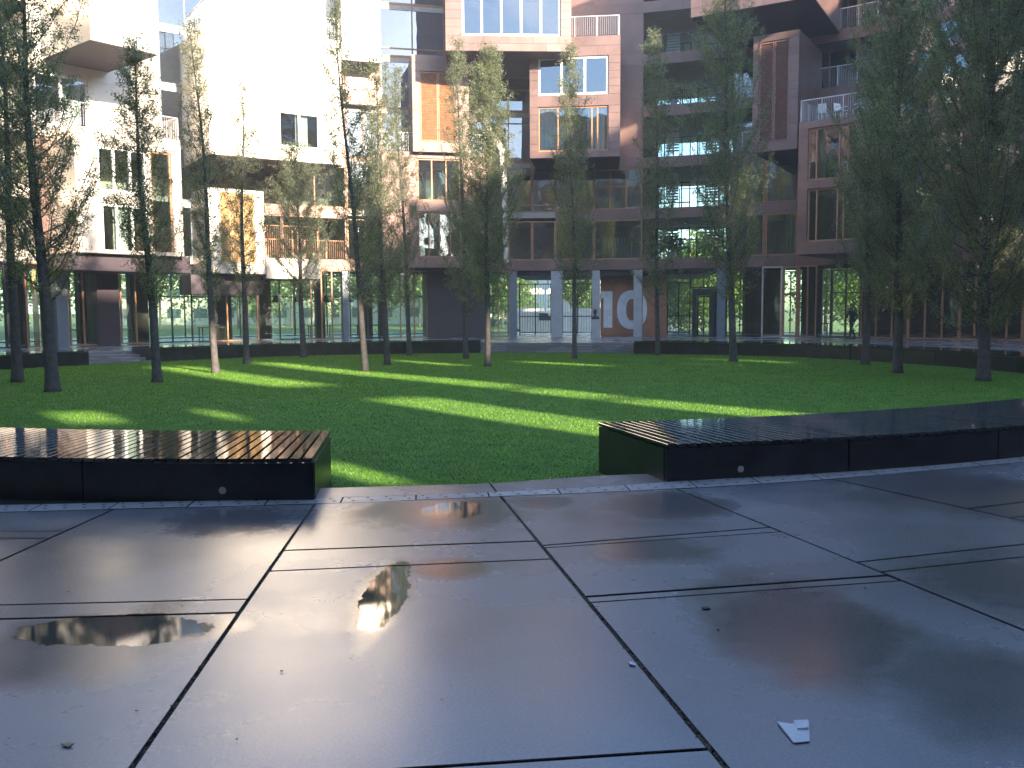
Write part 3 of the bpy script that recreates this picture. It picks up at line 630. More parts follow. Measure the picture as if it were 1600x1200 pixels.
vol['B9'] = volume(rC, 'two-storey orange box with white windows above the gate', 829, 968, 57, 246, 4.2, [(842, 950, 88, 148, dict(frame='white', gl='glass_sky', cols=3, cur=[(.62, 1)])), (842, 950, 166, 236, dict(frame='wood', gl='glass', cols=[-.9, .9, 1.2], cur=[(0, .45, 'curtain', .98), (.7, .95)]))], mk='copper')
vol['B10'] = volume(rC, 'box with wooden shutters half in shadow', 649, 736, 87, 238, 2.6, [(661, 716, 112, 222, dict(style='shutter', leaves=2))], mk='copper')
vol['B11'] = volume(rC, 'box with tall wooden windows and a banner inside', 600, 762, 238, 418, 2.2, [(655, 722, 248, 314, dict(cols=3, frame='wood')), (655, 722, 331, 402, dict(cols=4, frame='wood'))], mk='copper')
vol['B13'] = volume(rR, 'brown box with closed reddish louvred shutters', 1171, 1241, 52, 236, 4.4, [(1180, 1226, 64, 222, dict(style='shutter', leaves=2, mk='slatred'))], mk='copper')
vol['B14'] = volume(rR, 'brown box with wooden windows under the balcony chairs', 1243, 1345, 185, 396, 4.6, [(1258, 1345-6, 196, 279, dict(frame='wood', cols=[-1.1, -.75, .35, .75], cur=[(.1, .3, 'beige')])), (1258, 1345-6, 292, 376, dict(frame='wood', cols=[-.7, .3, .6]))], mk='copper')
vol['B15'] = volume(rR, 'high box overhanging the shuttered box', 1075, 1262, -190, 12, 6.5, [(1100, 1230, -150, -60, dict(frame='wood'))], mk='copper')
vol['B16'] = volume(rR, 'box behind the dark trees at right', 1440, 1560, 60, 300, 3.4, [(1455, 1545, 80, 160, dict(frame='wood', cols=4, cur=[(0, .4)])), (1455, 1545, 190, 280, dict(frame='wood', cols=4))], mk='copper', sheets=False)
# balconies on top of boxes
for key, root, side in (('B1', rL, True), ('B3', rL, True), ('B9', rC, True), ('B14', rR, True)):
    fr, a, e, z0, z1, o = vol[key]; railing(root, fr, a+.06, e-.06, z1, -.08, side=[(e-.08, -4.), (a+.08, -4.)], mk='rail')
fr, a, e, z0, z1, o = vol['B2']     # pale balcony beside the shuttered box
f2, a2, e2, z02, z12, o2 = volume(rL, 'pale balcony parapet with wooden posts', 418, 502, 404, 436, 2.5, [], mk='copper_light', sheets=False)
railing(rL, f2, a2+.03, e2-.03, z12, -.06, h=1.7, mk='wood')
# curved sunlit edge wall and outside stair rail in the middle
fr = Frame(T(782), RF-2.1); a, e = fr.u(762), fr.u(795); mb = MB(); zt_, zm = fr.z(780, 170), fr.z(780, 236)
mb.add([(a-.6, -.1, zt_), (a-.35, -.1, zt_), (e-.1, -.1, zm), (e, -.1, fr.z(790, 410)), (e-.25, -.1, fr.z(790, 410)), (e-.45, -.1, zm)]+[(a-.6, .6, zt_), (a-.35, .6, zt_), (e-.1, .6, zm), (e, .6, fr.z(790, 410)), (e-.25, .6, fr.z(790, 410)), (e-.45, .6, zm)],
       [(0, 5, 2, 1), (5, 4, 3, 2), (6, 7, 8, 11), (11, 8, 9, 10), (1, 2, 8, 7), (2, 3, 9, 8), (0, 6, 11, 5), (5, 11, 10, 4), (0, 1, 7, 6), (3, 4, 10, 9)])
mb.build('slanting_fin', M['copper_light'], rC, fr.mat())

# ground floor --------------------------------------------------------------------------------
def gfit(root, l, r, cols=2, frame='wood', gl='glass_clear', z1=3.876, trans=None, R=RF-.05, **kw):
    th = (T(l)+T(r))/2; fr = Frame(th, R); a, b_ = fr.u(l), fr.u(r); return window(root, fr, a, b_, .02, z1, cols=cols, frame=frame, gl=gl, trans=trans, name=kw.pop('name', 'shop_window'), **kw), fr, a, b_
def gcol(root, l, r, mk='concrete', R=RF-.3, d=.5, z1=3.84, name='column'):
    z1 = 4.045 if R > RF+1 else z1; fr = Frame(T((l+r)/2), R); a, b_ = fr.u(l), fr.u(r); return piece(name, mk, root, fr, a, b_, -d, 0, .0, z1)
gl_ = [(rL, -330, -200, 3, 'wood'), (rL, -200, -60, 3, 'wood'), (rL, -60, 40, 3, 'blackmetal'), (rL, 40, 88, 2, 'wood'), (rL, 108, 152, 2, 'wood'), (rL, 188, 236, 2, 'wood'), (rL, 236, 330, 3, 'blackmetal'), (rL, 330, 403, 3, 'wood'), (rL, 403, 470, 2, 'blackmetal'), (rL, 470, 535, 4, 'wood'),
       (rC, 546, 604, 2, 'blackmetal'), (rC, 604, 668, 3, 'wood'), (rC, 762, 795, 2, 'wood'),
       (rR, 1134, 1190, 2, 'blackmetal'), (rR, 1190, 1222, 1, 'rail'), (rR, 1247, 1276, 2, 'wood'), (rR, 1276, 1345, 3, 'blackmetal'), (rR, 1345, 1420, 3, 'wood'), (rR, 1420, 1500, 3, 'wood'), (rR, 1500, 1600, 4, 'wood'), (rR, 1600, 1740, 4, 'wood'), (rR, 1740, 1900, 4, 'wood')]
for root, l, r, c, f_ in gl_: gfit(root, l, r, c, f_)
gfit(rR, 1222, 1247, 1, 'wood', trans=[2.35], name='glass_door', fw_=.12)
gcol(rL, 89, 107, 'bluegrey'); gcol(rL, 153, 187, 'soffit', d=1.2); gcol(rC, 536, 545, 'bluegrey'); gcol(rC, 796, 808, 'bluegrey'); gcol(rR, 1120, 1133, 'bluegrey')
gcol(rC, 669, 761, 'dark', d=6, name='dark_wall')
gcol(rC, 861, 879, 'concrete'); gcol(rC, 925, 937, 'concrete'); gcol(rC, 990, 1003, 'concrete')
# rear glazing of the ground floor, interior columns
def rear_glaze(root, l, r, R=RF+7.5, mk='blackmetal', gl='glass_clear'):
    fr = Frame(T((l+r)/2), R); a, b_ = fr.u(l), fr.u(r); window(root, fr, a, b_, .02, 3.9, cols=max(2, int((b_-a)/1.6)), frame=mk, gl=gl, trans=[2.5], name='rear_window', fw_=.06)
for l, r in ((-300, -60), (-60, 90), (90, 200)): rear_glaze(rL, l, r)
for l, r in ((200, 330), (330, 460), (460, 560)): rear_glaze(rL, l, r)
rear_glaze(rC, 560, 690); rear_glaze(rC, 740, 800)
for l, r in ((1133, 1180), (1220, 1250), (1300, 1345)): rear_glaze(rR, l, r)
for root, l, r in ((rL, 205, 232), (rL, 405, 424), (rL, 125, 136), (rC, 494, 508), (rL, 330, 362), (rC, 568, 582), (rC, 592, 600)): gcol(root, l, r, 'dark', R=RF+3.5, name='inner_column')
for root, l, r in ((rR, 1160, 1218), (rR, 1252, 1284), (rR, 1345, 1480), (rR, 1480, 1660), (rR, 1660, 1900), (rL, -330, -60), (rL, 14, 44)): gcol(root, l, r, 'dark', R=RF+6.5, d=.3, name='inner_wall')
for l, r in ((52, 60), (64, 72), (76, 86)):
    fr = Frame(T((l+r)/2), RF+.6); MB().box(fr.u(l), fr.u(r), -.04, .04, .05, 3.7).build('hanging_curtain', M['beige'], rL, fr.mat())
# passage: dark ceiling, red number wall, glass entrance
fr = Frame(T(905), RF); MB().box(fr.u(800), fr.u(1120), .1, 9.5, 3.62, 3.84).build('passage_ceiling', M['soffit'], rC, fr.mat())
fr = Frame(T(978), RF+1.3); a, b_ = fr.u(938), fr.u(1042); zt_ = 3.35
nx = 5
for i in range(nx):
    for j in range(3):
        x0, x1 = a+(b_-a)*i/nx, a+(b_-a)*(i+1)/nx; piece('wall_board', 'redwall', rC, fr, x0+.006, x1-.006, -.08, 0, .02+zt_*j/3+.005, .02+zt_*(j+1)/3-.005)
MB().box(a+.02, b_-.02, .085, .3, .0, 3.6).build('number_wall', M['redwall'], rC, fr.mat())
def u_z(px, py): return fr.u(px), fr.z(px, py)
p1 = [u_z(*p) for p in ((939, 455), (957, 455), (957, 512), (943, 512), (943, 464.5), (939, 467.5))]
mb = MB(); mb.add([(x, -.03, z) for x, z in p1]+[(x, .0, z) for x, z in p1], [(0, 5, 4, 3, 2, 1)][:0]+[(0, 1, 2, 3, 4, 5)]+[(i, i+6, (i+1) % 6+6, (i+1) % 6) for i in range(6)]); mb.build('digit_one', M['digit'], rC, fr.mat())
N = 40; xc, zc_ = u_z(987.5, 484); ro_x, ro_z = fr.u(1011)-xc, fr.z(987, 453.5)-zc_; ri_x, ri_z = fr.u(996.5)-xc, fr.z(987, 467)-zc_
def sup(t, rx, rz): c, s_ = math.cos(t), math.sin(t); return xc+rx*math.copysign(abs(c)**.86, c), zc_+rz*math.copysign(abs(s_)**.86, s_)
O = [sup(2*math.pi*i/N, ro_x, ro_z) for i in range(N)]; I = [sup(2*math.pi*i/N, ri_x, ri_z) for i in range(N)]
mb = MB(); mb.add([(x, -.03, z) for x, z in O]+[(x, -.03, z) for x, z in I]+[(x, .0, z) for x, z in O]+[(x, 0, z) for x, z in I],
       [(i, (i+1) % N, N+(i+1) % N, N+i) for i in range(N)]+[(i, 2*N+i, 2*N+(i+1) % N, (i+1) % N) for i in range(N)]+[(N+i, N+(i+1) % N, 3*N+(i+1) % N, 3*N+i) for i in range(N)])
mb.build('digit_zero', M['digit'], rC, fr.mat())
# entrance lobby with door frame
fr = Frame(T(1100), RF-.2); a, b_ = fr.u(1078), fr.u(1121)
window(rR, fr, a, b_, 2.75, 3.82, cols=2, frame='blackmetal', gl='glass_clear', name='entrance_fanlight'); mb = MB(); x0, x1 = fr.u(1083), fr.u(1117)
mb.box(x0, x1, -.3, .5, 2.35, 2.72); mb.box(x0, x0+.22, -.3, .5, 0, 2.35); mb.box(x1-.22, x1, -.3, .5, 0, 2.35); mb.build('entrance_portal', M['blackmetal'], rR, fr.mat())
window(rR, fr, x0+.24, x1-.24, .02, 2.33, cols=2, frame='blackmetal', gl='glass_clear', name='entrance_door')
window(rR, fr, x1+.01, b_, .02, 2.7, cols=1, frame='blackmetal', gl='glass_clear', name='side_light')

# --- rear and side blocks behind the camera (they cast the courtyard's shade and show in the panes)
thR, thL = T(2000), T(-330)
rB1 = block_root('block closing the courtyard on the right, beyond the picture', thR+.5)
rB2 = block_root('block behind the photographer with added openings for the sun streaks on the lawn', math.pi)
rB3 = block_root('block closing the courtyard on the left, beyond the picture', thL-.5)
gaps = [(math.radians(a), math.radians(b)) for a, b in ((123.0, 174.5),)]
th = thR; end = thL+2*math.pi; cuts = [thR]
SUN_SLOTS = [(123.0, 125.2, 21.), (125.2, 126.9, 21., (7.9, 9.0)), (126.9, 132.4, 19.2), (132.4, 134.0, 19.2, (9.0, 10.3)), (134.0, 137.2, 19.2), (137.2, 139.6, 16.3), (139.6, 140.9, 16.3, (10.2, 11.6)), (140.9, 146., 16.3), (146., 148.9, 19.2),
        (148.9, 151.1, 19.2, (4.8, 6.15), (6.35, 7.2), (7.45, 12.2)), (151.1, 156.0, 19.2), (156.0, 159.0, 19.2, (4.6, 7.0), (8.4, 12.)), (159.0, 166.2, 19.2), (166.2, 167.0, 19.2, (6.0, 6.6)), (167.0, 168.0, 19.2), (168.0, 169.0, 19.2, (3.8, 4.4)), (169.0, 170.2, 19.2), (170.2, 172.2, 19.2, (6.0, 6.7)), (172.2, 174.5, 19.2)]
for t0, t1, ztop, *op in SUN_SLOTS:       # thin unseen wall, openings and heights added to shape sunlight in the courtyard
    t0, t1 = math.radians(t0), math.radians(t1); fr = Frame((t0+t1)/2, RF*math.cos((t1-t0)/2)); hw = RF*math.sin((t1-t0)/2); z = 0.
    for o0, o1 in list(op)+[(ztop, ztop)]:
        piece('wall', 'copper', rB2, fr, -hw, hw, -.16, 0, z, o0); z = o1
    if hw > .9 and not op:
        for k in range(1, 5): window(rB2, fr, -hw+.25, hw-.25, FL[k]+.5, FL[k+1]-.6, v=.08, cols=2, frame='wood', gl='glass')
fr = Frame(math.radians(174.4), RF); piece('wall', 'dark', rB2, fr, -.1, .1, -10, -.02, 0, 19.)  # unseen wall added to stop stray sun reaching the near paving
for i in range(6):            # unseen walls added behind the passage to keep sun off the near paving
    t0, t1 = math.radians(173.5+3*i), math.radians(176.5+3*i); fr = Frame((t0+t1)/2, RF+9.); piece('wall', 'dark', rB2, fr, -1.05, 1.05, -.2, 0, 0, 4.1)
while th < end-.01:
    nxt = th+math.radians(8)
    for g0, g1 in gaps:
        if th < g0-1e-4 < nxt: nxt = g0; break
        if abs(th-g0) < 1e-3: nxt = g1; break
    nxt = min(nxt, end); cuts.append(nxt); th = nxt
for i, (t0, t1) in enumerate(zip(cuts[:-1], cuts[1:])):
    tm = (t0+t1)/2; root = rB1 if tm < math.radians(120) else rB2 if tm < math.radians(235) else rB3
    if any(g0-.002 < tm < g1+.002 for g0, g1 in gaps): continue
    sp = {'*': [G(cols=3), BAL(), SO(mk='copper')][i % 3], 2: BAL(), 4: G(cols=2, cur=[(0, .5)])}
    mk = 'copper' 
    bay(root, t0, t1, sp)
    if root is not rB2 or abs(tm-math.pi) > .12:
        fr = Frame(tm, RF-.4); hw = RF*math.sin((t1-t0)/2)
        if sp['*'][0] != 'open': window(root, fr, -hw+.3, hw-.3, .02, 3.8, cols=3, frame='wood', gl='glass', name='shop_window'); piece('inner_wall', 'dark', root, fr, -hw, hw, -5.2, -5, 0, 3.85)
        piece('column', 'concrete', root, fr, -hw, -hw+.3, -.5, 0, 0, 3.84)
for i, (tm, pr, k0, k1, w_) in enumerate([(math.radians(a), p, k0, k1, w_) for a, p, k0, k1, w_ in ((60, 4, 2, 4, 6), (76, 3, 3, 5, 5), (92, 5, 1, 3, 6), (108, 4, 4, 6, 6), (206, 4, 3, 5, 5), (222, 5, 4, 6, 6), (238, 4, 1, 3, 6), (254, 5, 3, 5, 6), (272, 4, 2, 4, 6), (288, 5, 4, 6, 6))]):
    root = rB1 if tm < math.radians(120) else rB2 if tm < math.radians(235) else rB3
    fr = Frame(tm, RF-pr); z0, z1 = FL[k0]-.4, FL[k1]-.1; mb = MB(); a, e, D = -w_/2, w_/2, pr
    for q in solid_rects(a, e, z0, z1, [(a+.6, e-.6, z0+.9, z0+2.8), (a+.6, e-.6, z0+3.7, z1-.6)]): mb.box(q[0], q[1], 0, .18, q[2], q[3])
    mb.box(a, a+.18, .18, D, z0, z1); mb.box(e-.18, e, .18, D, z0, z1); mb.box(a+.18, e-.18, .18, D, z1-.2, z1); mb.box(a+.18, e-.18, .18, D, z0, z0+.2)
    mb.build('kitchen_bay', M['copper'], root, fr.mat())
    for q0, q1 in ((z0+.9, z0+2.8), (z0+3.7, z1-.6)): window(root, fr, a+.61, e-.61, q0+.01, q1-.01, v=-.1, cols=3, frame='wood', gl='glass', cur=[(0, .3)])
for r_ in (rL, rC, rR, rB1, rB2, rB3): fix(r_)

# ------------------------------------------------------------------ trees
def leaf_mesh(name, P_, size, mt, aspect=.36):
    n = len(P_); P_ = np.asarray(P_); d = RNG.normal(size=(n, 3)); d[:, 2] = d[:, 2]*.8-.15; d /= np.linalg.norm(d, axis=1)[:, None]
    q = RNG.normal(size=(n, 3)); w = np.cross(d, q); w /= np.linalg.norm(w, axis=1)[:, None]
    s_ = size*RNG.uniform(.6, 1.35, n)[:, None]; V = np.empty((n, 4, 3))
    V[:, 0] = P_; V[:, 1] = P_+d*s_*.5+w*s_*aspect*.5; V[:, 2] = P_+d*s_; V[:, 3] = P_+d*s_*.5-w*s_*aspect*.5
    me = bpy.data.meshes.new(name); me.vertices.add(4*n); me.vertices.foreach_set('co', V.reshape(-1)); me.loops.add(4*n); me.loops.foreach_set('vertex_index', np.arange(4*n, dtype=np.int32))
    me.polygons.add(n); me.polygons.foreach_set('loop_start', np.arange(0, 4*n, 4, dtype=np.int32)); me.materials.append(mt); me.update(calc_edges=True); return me
def tree(px, py, tw, cb, tp, hw, label, lean=0., nl=13000, shape='column', z=None, tdx=0., dens=1., leafk='leaf', size=.066, at=None, group='slim pale-green trees standing on the lawn', bulge=None):
    if at is None: x, y = U(px, py, -.27); z0 = lawnz(x, y); x, y = U(px, py, z0)
    else: x, y, z0 = at
    D = math.hypot(x, y); r = tw*.5*D/FPX; ht = zat(px, tp, x, y)-z0; hb = zat(px, cb, x, y)-z0; cw = hw*(1.05 if px < 260 else 1.15)*D/FPX; tdx = tdx*D/FPX
    t = empty('tree', label, 'tree', (x, y, z0), group); rs = random.Random(int(px*7+py))
    def axis(f): return np.array((tdx*f+.10*math.sin(f*7+px)*f, .08*math.sin(f*5+py)*f, ht*f))
    K = 22; pts = [axis(i/K) for i in range(K+1)]; rad = [max(.012, r*(1-.93*(i/K)**.9))*(1.25 if i == 0 else 1) for i in range(K+1)]
    pts = [pts[0]+np.array((0, 0, -.05)), pts[0]+np.array((0, 0, .12))]+pts[1:]; rad = [r*1.35, r*1.12]+rad[1:]
    MB().tube(pts, rad, 9).build('trunk', M['bark'], t, smooth=True)
    br = MB(); lp = []
    nb = int(70*max(.7, min(1.5, ht/9))*dens**.5)
    for i in range(nb):
        f = (i+rs.random())/nb; zf = hb*.93+(ht-hb*.93)*f**.95
        prof = min(1, .7+f*2.6)*(1-f**1.7)**.7 if shape == 'column' else math.sin(math.pi*min(1, .18+.82*f))**.6
        if bulge and abs(f-bulge[0]) < .15: prof *= bulge[1]
        R_ = cw*prof*rs.uniform(.6, 1.2)+.10; az = i*2.399+rs.uniform(-.5, .5); rise = R_*rs.uniform(.9, 2.1) if shape == 'column' else R_*rs.uniform(.2, .9)
        p0 = axis(zf/ht); dirv = np.array((math.cos(az), math.sin(az), 0)); seg = []
        zmax = ht*1.01
        for j in range(5):
            s_ = j/4; q = p0+dirv*R_*s_**.85+np.array((0, 0, rise*s_**1.3)); q[2] = min(q[2], zmax); q = q+np.array((rs.gauss(0, .04), rs.gauss(0, .04), rs.gauss(0, .04)))*(j > 0); seg.append(q)
        br.tube(seg, [max(.008, r*.13*(1-f*.6)*(1-.8*j/4)) for j in range(5)], 4, cap=False)
        m_ = int(nl*(2.9 if px < 700 else 3.1)/nb*(.35+1.1*prof)*rs.uniform(.55, 1.45)); seg = np.array(seg)
        # twigs, each carrying a tuft
        nt_ = max(3, m_//22)
        for k in range(nt_):
            s_ = rs.uniform(.12, 1.0)*3.99; j = int(s_); q = seg[j]*(1-(s_-j))+seg[j+1]*(s_-j)
            tdir = np.array((rs.gauss(0, 1), rs.gauss(0, 1), rs.gauss(.7, .7))); tdir /= np.linalg.norm(tdir); L_ = rs.uniform(.12, .34)*(1 if shape == 'column' else 1.8)*min(1.2, .5+cw)
            mm = max(4, m_//nt_); a_ = RNG.random(mm)[:, None]; lp.append(q+tdir*L_*a_+RNG.normal(0, .045 if shape == 'column' else .13, (mm, 3)))
    br.build('branches', M['bark'], t)
    lp = np.concatenate(lp)
    o = link('crown', leaf_mesh('crown', lp, size, M[leafk]), None, t)
    return t
TREES = [
 (28, 597, 15, 440, -60, 44, 'tree at the far left edge of the lawn, thinner neighbour of the leaning one', dict(nl=9000)),
 (83, 612, 19, 470, -130, 80, 'slightly leaning tree second from left with the widest open crown', dict(tdx=-22, nl=16000, dens=1.3)),
 (246, 597, 14, 478, 72, 46, 'tree third from left in front of the left far steps', dict(tdx=-18, nl=9000)),
 (337, 583, 11, 468, 40, 28, 'thin tree before the left edge of the big pale box', dict(tdx=-16, nl=6000)),
 (385, 568, 10, 475, 135, 34, 'tree in front of the sunlit wooden shutters', dict(tdx=3, nl=6000)),
 (475, 558, 10, 470, 235, 52, 'short round-topped tree below the small double window', dict(tdx=-8, nl=12000)),
 (571, 580, 11, 475, 0, 36, 'tall thin tree rising along the right side of the big pale box', dict(tdx=-34, nl=8000)),
 (605, 570, 10, 482, 92, 38, 'tree with a sunlit top just right of the tall thin one', dict(tdx=-14, nl=11000)),
 (640, 555, 8, 486, 110, 30, 'slim tree in front of the banner window', dict(tdx=-14, nl=9000)),
 (728, 560, 9, 490, 66, 30, 'tree with sun-yellow top, low branches spreading left', dict(tdx=-6, nl=10000, bulge=(.08, 1.8))),
 (762, 572, 10, 478, 84, 42, 'dense tree in the middle with a bushy sunlit top', dict(tdx=4, nl=19000, dens=1.2)),
 (898, 560, 8, 478, 74, 34, 'tree in front of the gate, left of the number wall', dict(tdx=-6, nl=12000)),
 (1028, 555, 8, 482, 52, 36, 'tree just right of the number wall', dict(tdx=-8, nl=13000)),
 (1146, 565, 12, 470, -70, 58, 'full tall tree before the open stair lobby', dict(tdx=-26, nl=24000, dens=1.5)),
 (1352, 570, 12, 505, 90, 42, 'slender trunk tree closest to the walking person', dict(nl=11000)),
 (1402, 583, 14, 505, -110, 76, 'tall dark tree in front of the brown box with wooden windows', dict(tdx=-10, nl=36000, dens=2.2)),
 (1536, 595, 18, 535, -160, 112, 'broadest and darkest tree near the right edge', dict(tdx=-6, nl=68000, dens=3.4)),
]
for px, py, tw, cb, tp, hw, lab, kw in TREES: tree(px, py, tw, cb, tp, hw, lab, **kw)

# ------------------------------------------------------------------ grass blades
def grass():
    n = 560000; r = RNG.random(n*3); 
    # denser near the camera
    x = RNG.uniform(-19, 15, n*3); y = 8+34.5*RNG.random(n*3)**1.7
    ok = (x-CL[0])**2+(y-CL[1])**2 < 17.6**2; x, y = x[ok][:n], y[ok][:n]; n = len(x)
    z = -.2-.22*np.clip((y-9)/32, 0, 1)+.03*np.sin(x*.35+1)*np.sin(y*.3)
    k = (.6+.055*y); h = RNG.uniform(.016, .036, n)*(.8+.012*y); w = RNG.uniform(.003, .006, n)*k; a = RNG.uniform(0, 2*np.pi, n); tx, ty = RNG.normal(0, .018, n), RNG.normal(0, .018, n)
    V = np.empty((n, 3, 3)); V[:, 0] = np.c_[x-w*np.cos(a), y-w*np.sin(a), z-.003]; V[:, 1] = np.c_[x+w*np.cos(a), y+w*np.sin(a), z-.003]; V[:, 2] = np.c_[x+tx, y+ty, z+h]
    me = bpy.data.meshes.new('grass'); me.vertices.add(3*n); me.vertices.foreach_set('co', V.reshape(-1)); me.loops.add(3*n); me.loops.foreach_set('vertex_index', np.arange(3*n, dtype=np.int32))
    me.polygons.add(n); me.polygons.foreach_set('loop_start', np.arange(0, 3*n, 3, dtype=np.int32)); me.materials.append(M['grass']); me.update(calc_edges=True)
    tag(link('grass', me), 'short mown grass covering the round lawn', 'grass', kind='stuff')
grass()

# ------------------------------------------------------------------ gate, bust, person
def gate(l, r, R, label, h=3.3):
    fr = Frame(T((l+r)/2), R); a, b_ = fr.u(l), fr.u(r); g_ = empty('gate', label, 'gate', (*fr.pt(0, 0), 0), 'barred gates of the passage', rz=-fr.th)
    mb = MB()
    for z in (.12, 1.15, h-.06): mb.box(a, b_, -.025, .025, z-.03, z+.03)
    for x in (a, (a+b_)/2, b_): mb.box(x-.04, x+.04, -.04, .04, 0, h)
    mb.build('gate_frame', M['blackmetal'], g_); n = int((b_-a)/.16)
    me = MB().tube([(0, 0, .15), (0, 0, h-.09)], .013, 5).mesh('bar', M['blackmetal'])
    for i in range(1, n):
        x = a+(b_-a)*i/n
        if abs(x-(a+b_)/2) > .06: link('bar', me, None, g_, Matrix.Translation((x, 0, 0)))
gate(812, 861, RF+5.5, 'barred gate left of the passage columns, half open view to the street')
gate(879, 925, RF+5.5, 'barred gate between the two grey columns')
gate(1043, 1078, RF+5.5, 'barred gate between number wall and glass entrance')
bx, by = U(930, 525.5, 0); by_ = 50.5; bx = bx*by_/by; 
bu = empty('bust', 'dark bronze bust on a tapered grey pedestal by the column', 'bust', (bx, by_, 0))
MB().add([(-.24, -.2, 0), (.24, -.2, 0), (.24, .2, 0), (-.24, .2, 0), (-.19, -.16, 1.05), (.19, -.16, 1.05), (.19, .16, 1.05), (-.19, .16, 1.05)], BOXF).build('pedestal', M['concrete'], bu)
def skin_body(name, verts, edges, radii, mt, parent, loc=(0, 0, 0), sub=2):
    me = bpy.data.meshes.new(name); me.from_pydata(verts, edges, []); me.materials.append(mt); o = link(name, me, None, parent, Matrix.Translation(loc))
    sk = o.modifiers.new('skin', 'SKIN'); sl = me.skin_vertices[0].data if me.skin_vertices else None
    if sl is None:
        bpy.context.view_layer.objects.active = o; bpy.ops.object.select_all(action='DESELECT') if False else None
        return o
    for i, r_ in enumerate(radii): sl[i].radius = r_ if hasattr(r_, '__len__') else (r_, r_)
    sl[0].use_root = True; sk.use_smooth_shade = True; sb = o.modifiers.new('sub', 'SUBSURF'); sb.levels = sub; sb.render_levels = sub; return o
hd = MB(); prof = [(.001, 1.62), (.06, 1.605), (.095, 1.55), (.105, 1.48), (.095, 1.41), (.07, 1.35), (.055, 1.31), (.06, 1.26), (.12, 1.22), (.21, 1.17), (.24, 1.10), (.20, 1.05)]
hd.lathe(prof, 14); hd.v = [(x, y*(.82 if z < 1.28 else 1.12), z) for x, y, z in hd.v]; hd.add([(-.02, -.10, 1.50), (.02, -.10, 1.50), (.022, -.105, 1.44), (-.022, -.105, 1.44), (0, -.145, 1.445)], [(0, 1, 4), (1, 2, 4), (2, 3, 4), (3, 0, 4)])
hd.build('head_and_shoulders', M['bronze'], bu, smooth=True)

def person():
    x, y = U(1331, 529.5, 0); s_ = 47.5/y; x, y = x*s_, y*s_
    p = empty('person', 'person in dark jacket and trousers walking along the terrace by the glass', 'person', (x, y, 0), rz=math.radians(-62))
    # local: forward = -Y
    V = [(0, 0, .95), (0, .01, 1.12), (0, -.01, 1.32), (0, -.02, 1.44), (0, -.04, 1.53), (0, -.05, 1.63), (0, -.05, 1.74),      # 0..6 spine, neck, head
         (.10, 0, .90), (.10, -.20, .50), (.10, -.26, .09), (.10, -.40, .04),                                              # 7..10 leg forward
         (-.10, 0, .90), (-.10, .05, .48), (-.10, .32, .16), (-.10, .22, .03),                                            # 11..14 leg back
         (.19, -.01, 1.40), (.25, .10, 1.14), (.23, -.06, .92), (.22, -.11, .84),                                          # 15..18 arm
         (-.19, -.01, 1.40), (-.25, -.10, 1.13), (-.20, -.28, 1.02), (-.17, -.35, 1.00)]
    E_ = [(0, 1), (1, 2), (2, 3), (3, 4), (4, 5), (5, 6), (0, 7), (7, 8), (8, 9), (9, 10), (0, 11), (11, 12), (12, 13), (13, 14), (2, 15), (15, 16), (16, 17), (17, 18), (2, 19), (19, 20), (20, 21), (21, 22)]
    R_ = [(.16, .12), (.15, .115), (.18, .125), (.10, .09), (.055, .055), (.09, .10), (.085, .095), .10, .07, .05, .04, .10, .07, .05, .04, .075, .055, .042, .035, .075, .055, .042, .035]
    me = bpy.data.meshes.new('body'); me.from_pydata(V, E_, []); o = link('body', me, M['cloth_dark'], p)
    bpy.context.view_layer.objects.active = o; o.modifiers.new('skin', 'SKIN')
    if not me.skin_vertices:
        with bpy.context.temp_override(active_object=o, object=o): bpy.ops.mesh.customdata_skin_add()
    sl = me.skin_vertices[0].data
    for i, r_ in enumerate(R_): sl[i].radius = r_ if hasattr(r_, '__len__') else (r_, r_)
    sl[0].use_root = True; sb = o.modifiers.new('sub', 'SUBSURF'); sb.levels = 2; sb.render_levels = 2; o.modifiers['skin'].use_smooth_shade = True
    f_ = MB(); f_.lathe([(.001, 1.80), (.05, 1.79), (.088, 1.74), (.098, 1.68), (.095, 1.64), (.099, 1.60)], 14, (0, -.035)); f_.v = [(x, y*1.0+.01, z) for x, y, z in f_.v]; f_.build('hair', M['hair'], p, smooth=True)
    fc = MB(); fc.lathe([(.08, 1.70), (.088, 1.66), (.085, 1.62), (.07, 1.575), (.04, 1.545), (.001, 1.54)], 14, (0, -.075)); fc.add([(-.015, -.155, 1.66), (.015, -.155, 1.66), (.018, -.158, 1.62), (-.018, -.158, 1.62), (0, -.185, 1.625)], [(0, 1, 4), (1, 2, 4), (2, 3, 4), (3, 0, 4)])
    fc.build('face', M['skin'], p, smooth=True)
    for x, y, z in ((.22, -.12, .80), (-.165, -.385, .985)):
        h_ = MB(); h_.tube([(x, y, z+.05), (x, y-.01, z), (x, y-.02, z-.05)], [.026, .036, .03], 7)
        for k in range(4): h_.tube([(x-.024+.016*k, y-.02, z-.045), (x-.024+.016*k, y-.035, z-.09+.006*abs(k-1.5)), (x-.024+.016*k, y-.03, z-.115+.01*abs(k-1.5))], [.0085, .008, .006], 5)
        h_.tube([(x+.025, y-.02, z), (x+.045, y-.04, z-.04)], [.010, .007], 5); h_.build('hand', M['skin'], p, smooth=True)
    for x, y, z, rz in ((.10, -.36, .0, 0), (-.10, .24, .0, .0)):
        MB().add([(x-.05, y-.14, 0), (x+.05, y-.14, 0), (x+.05, y+.14, 0), (x-.05, y+.14, 0), (x-.04, y-.13, .05), (x+.04, y-.13, .05), (x+.045, y+.13, .11), (x-.045, y+.13, .11)], BOXF).build('shoe', M['blackmetal'], p)
person()

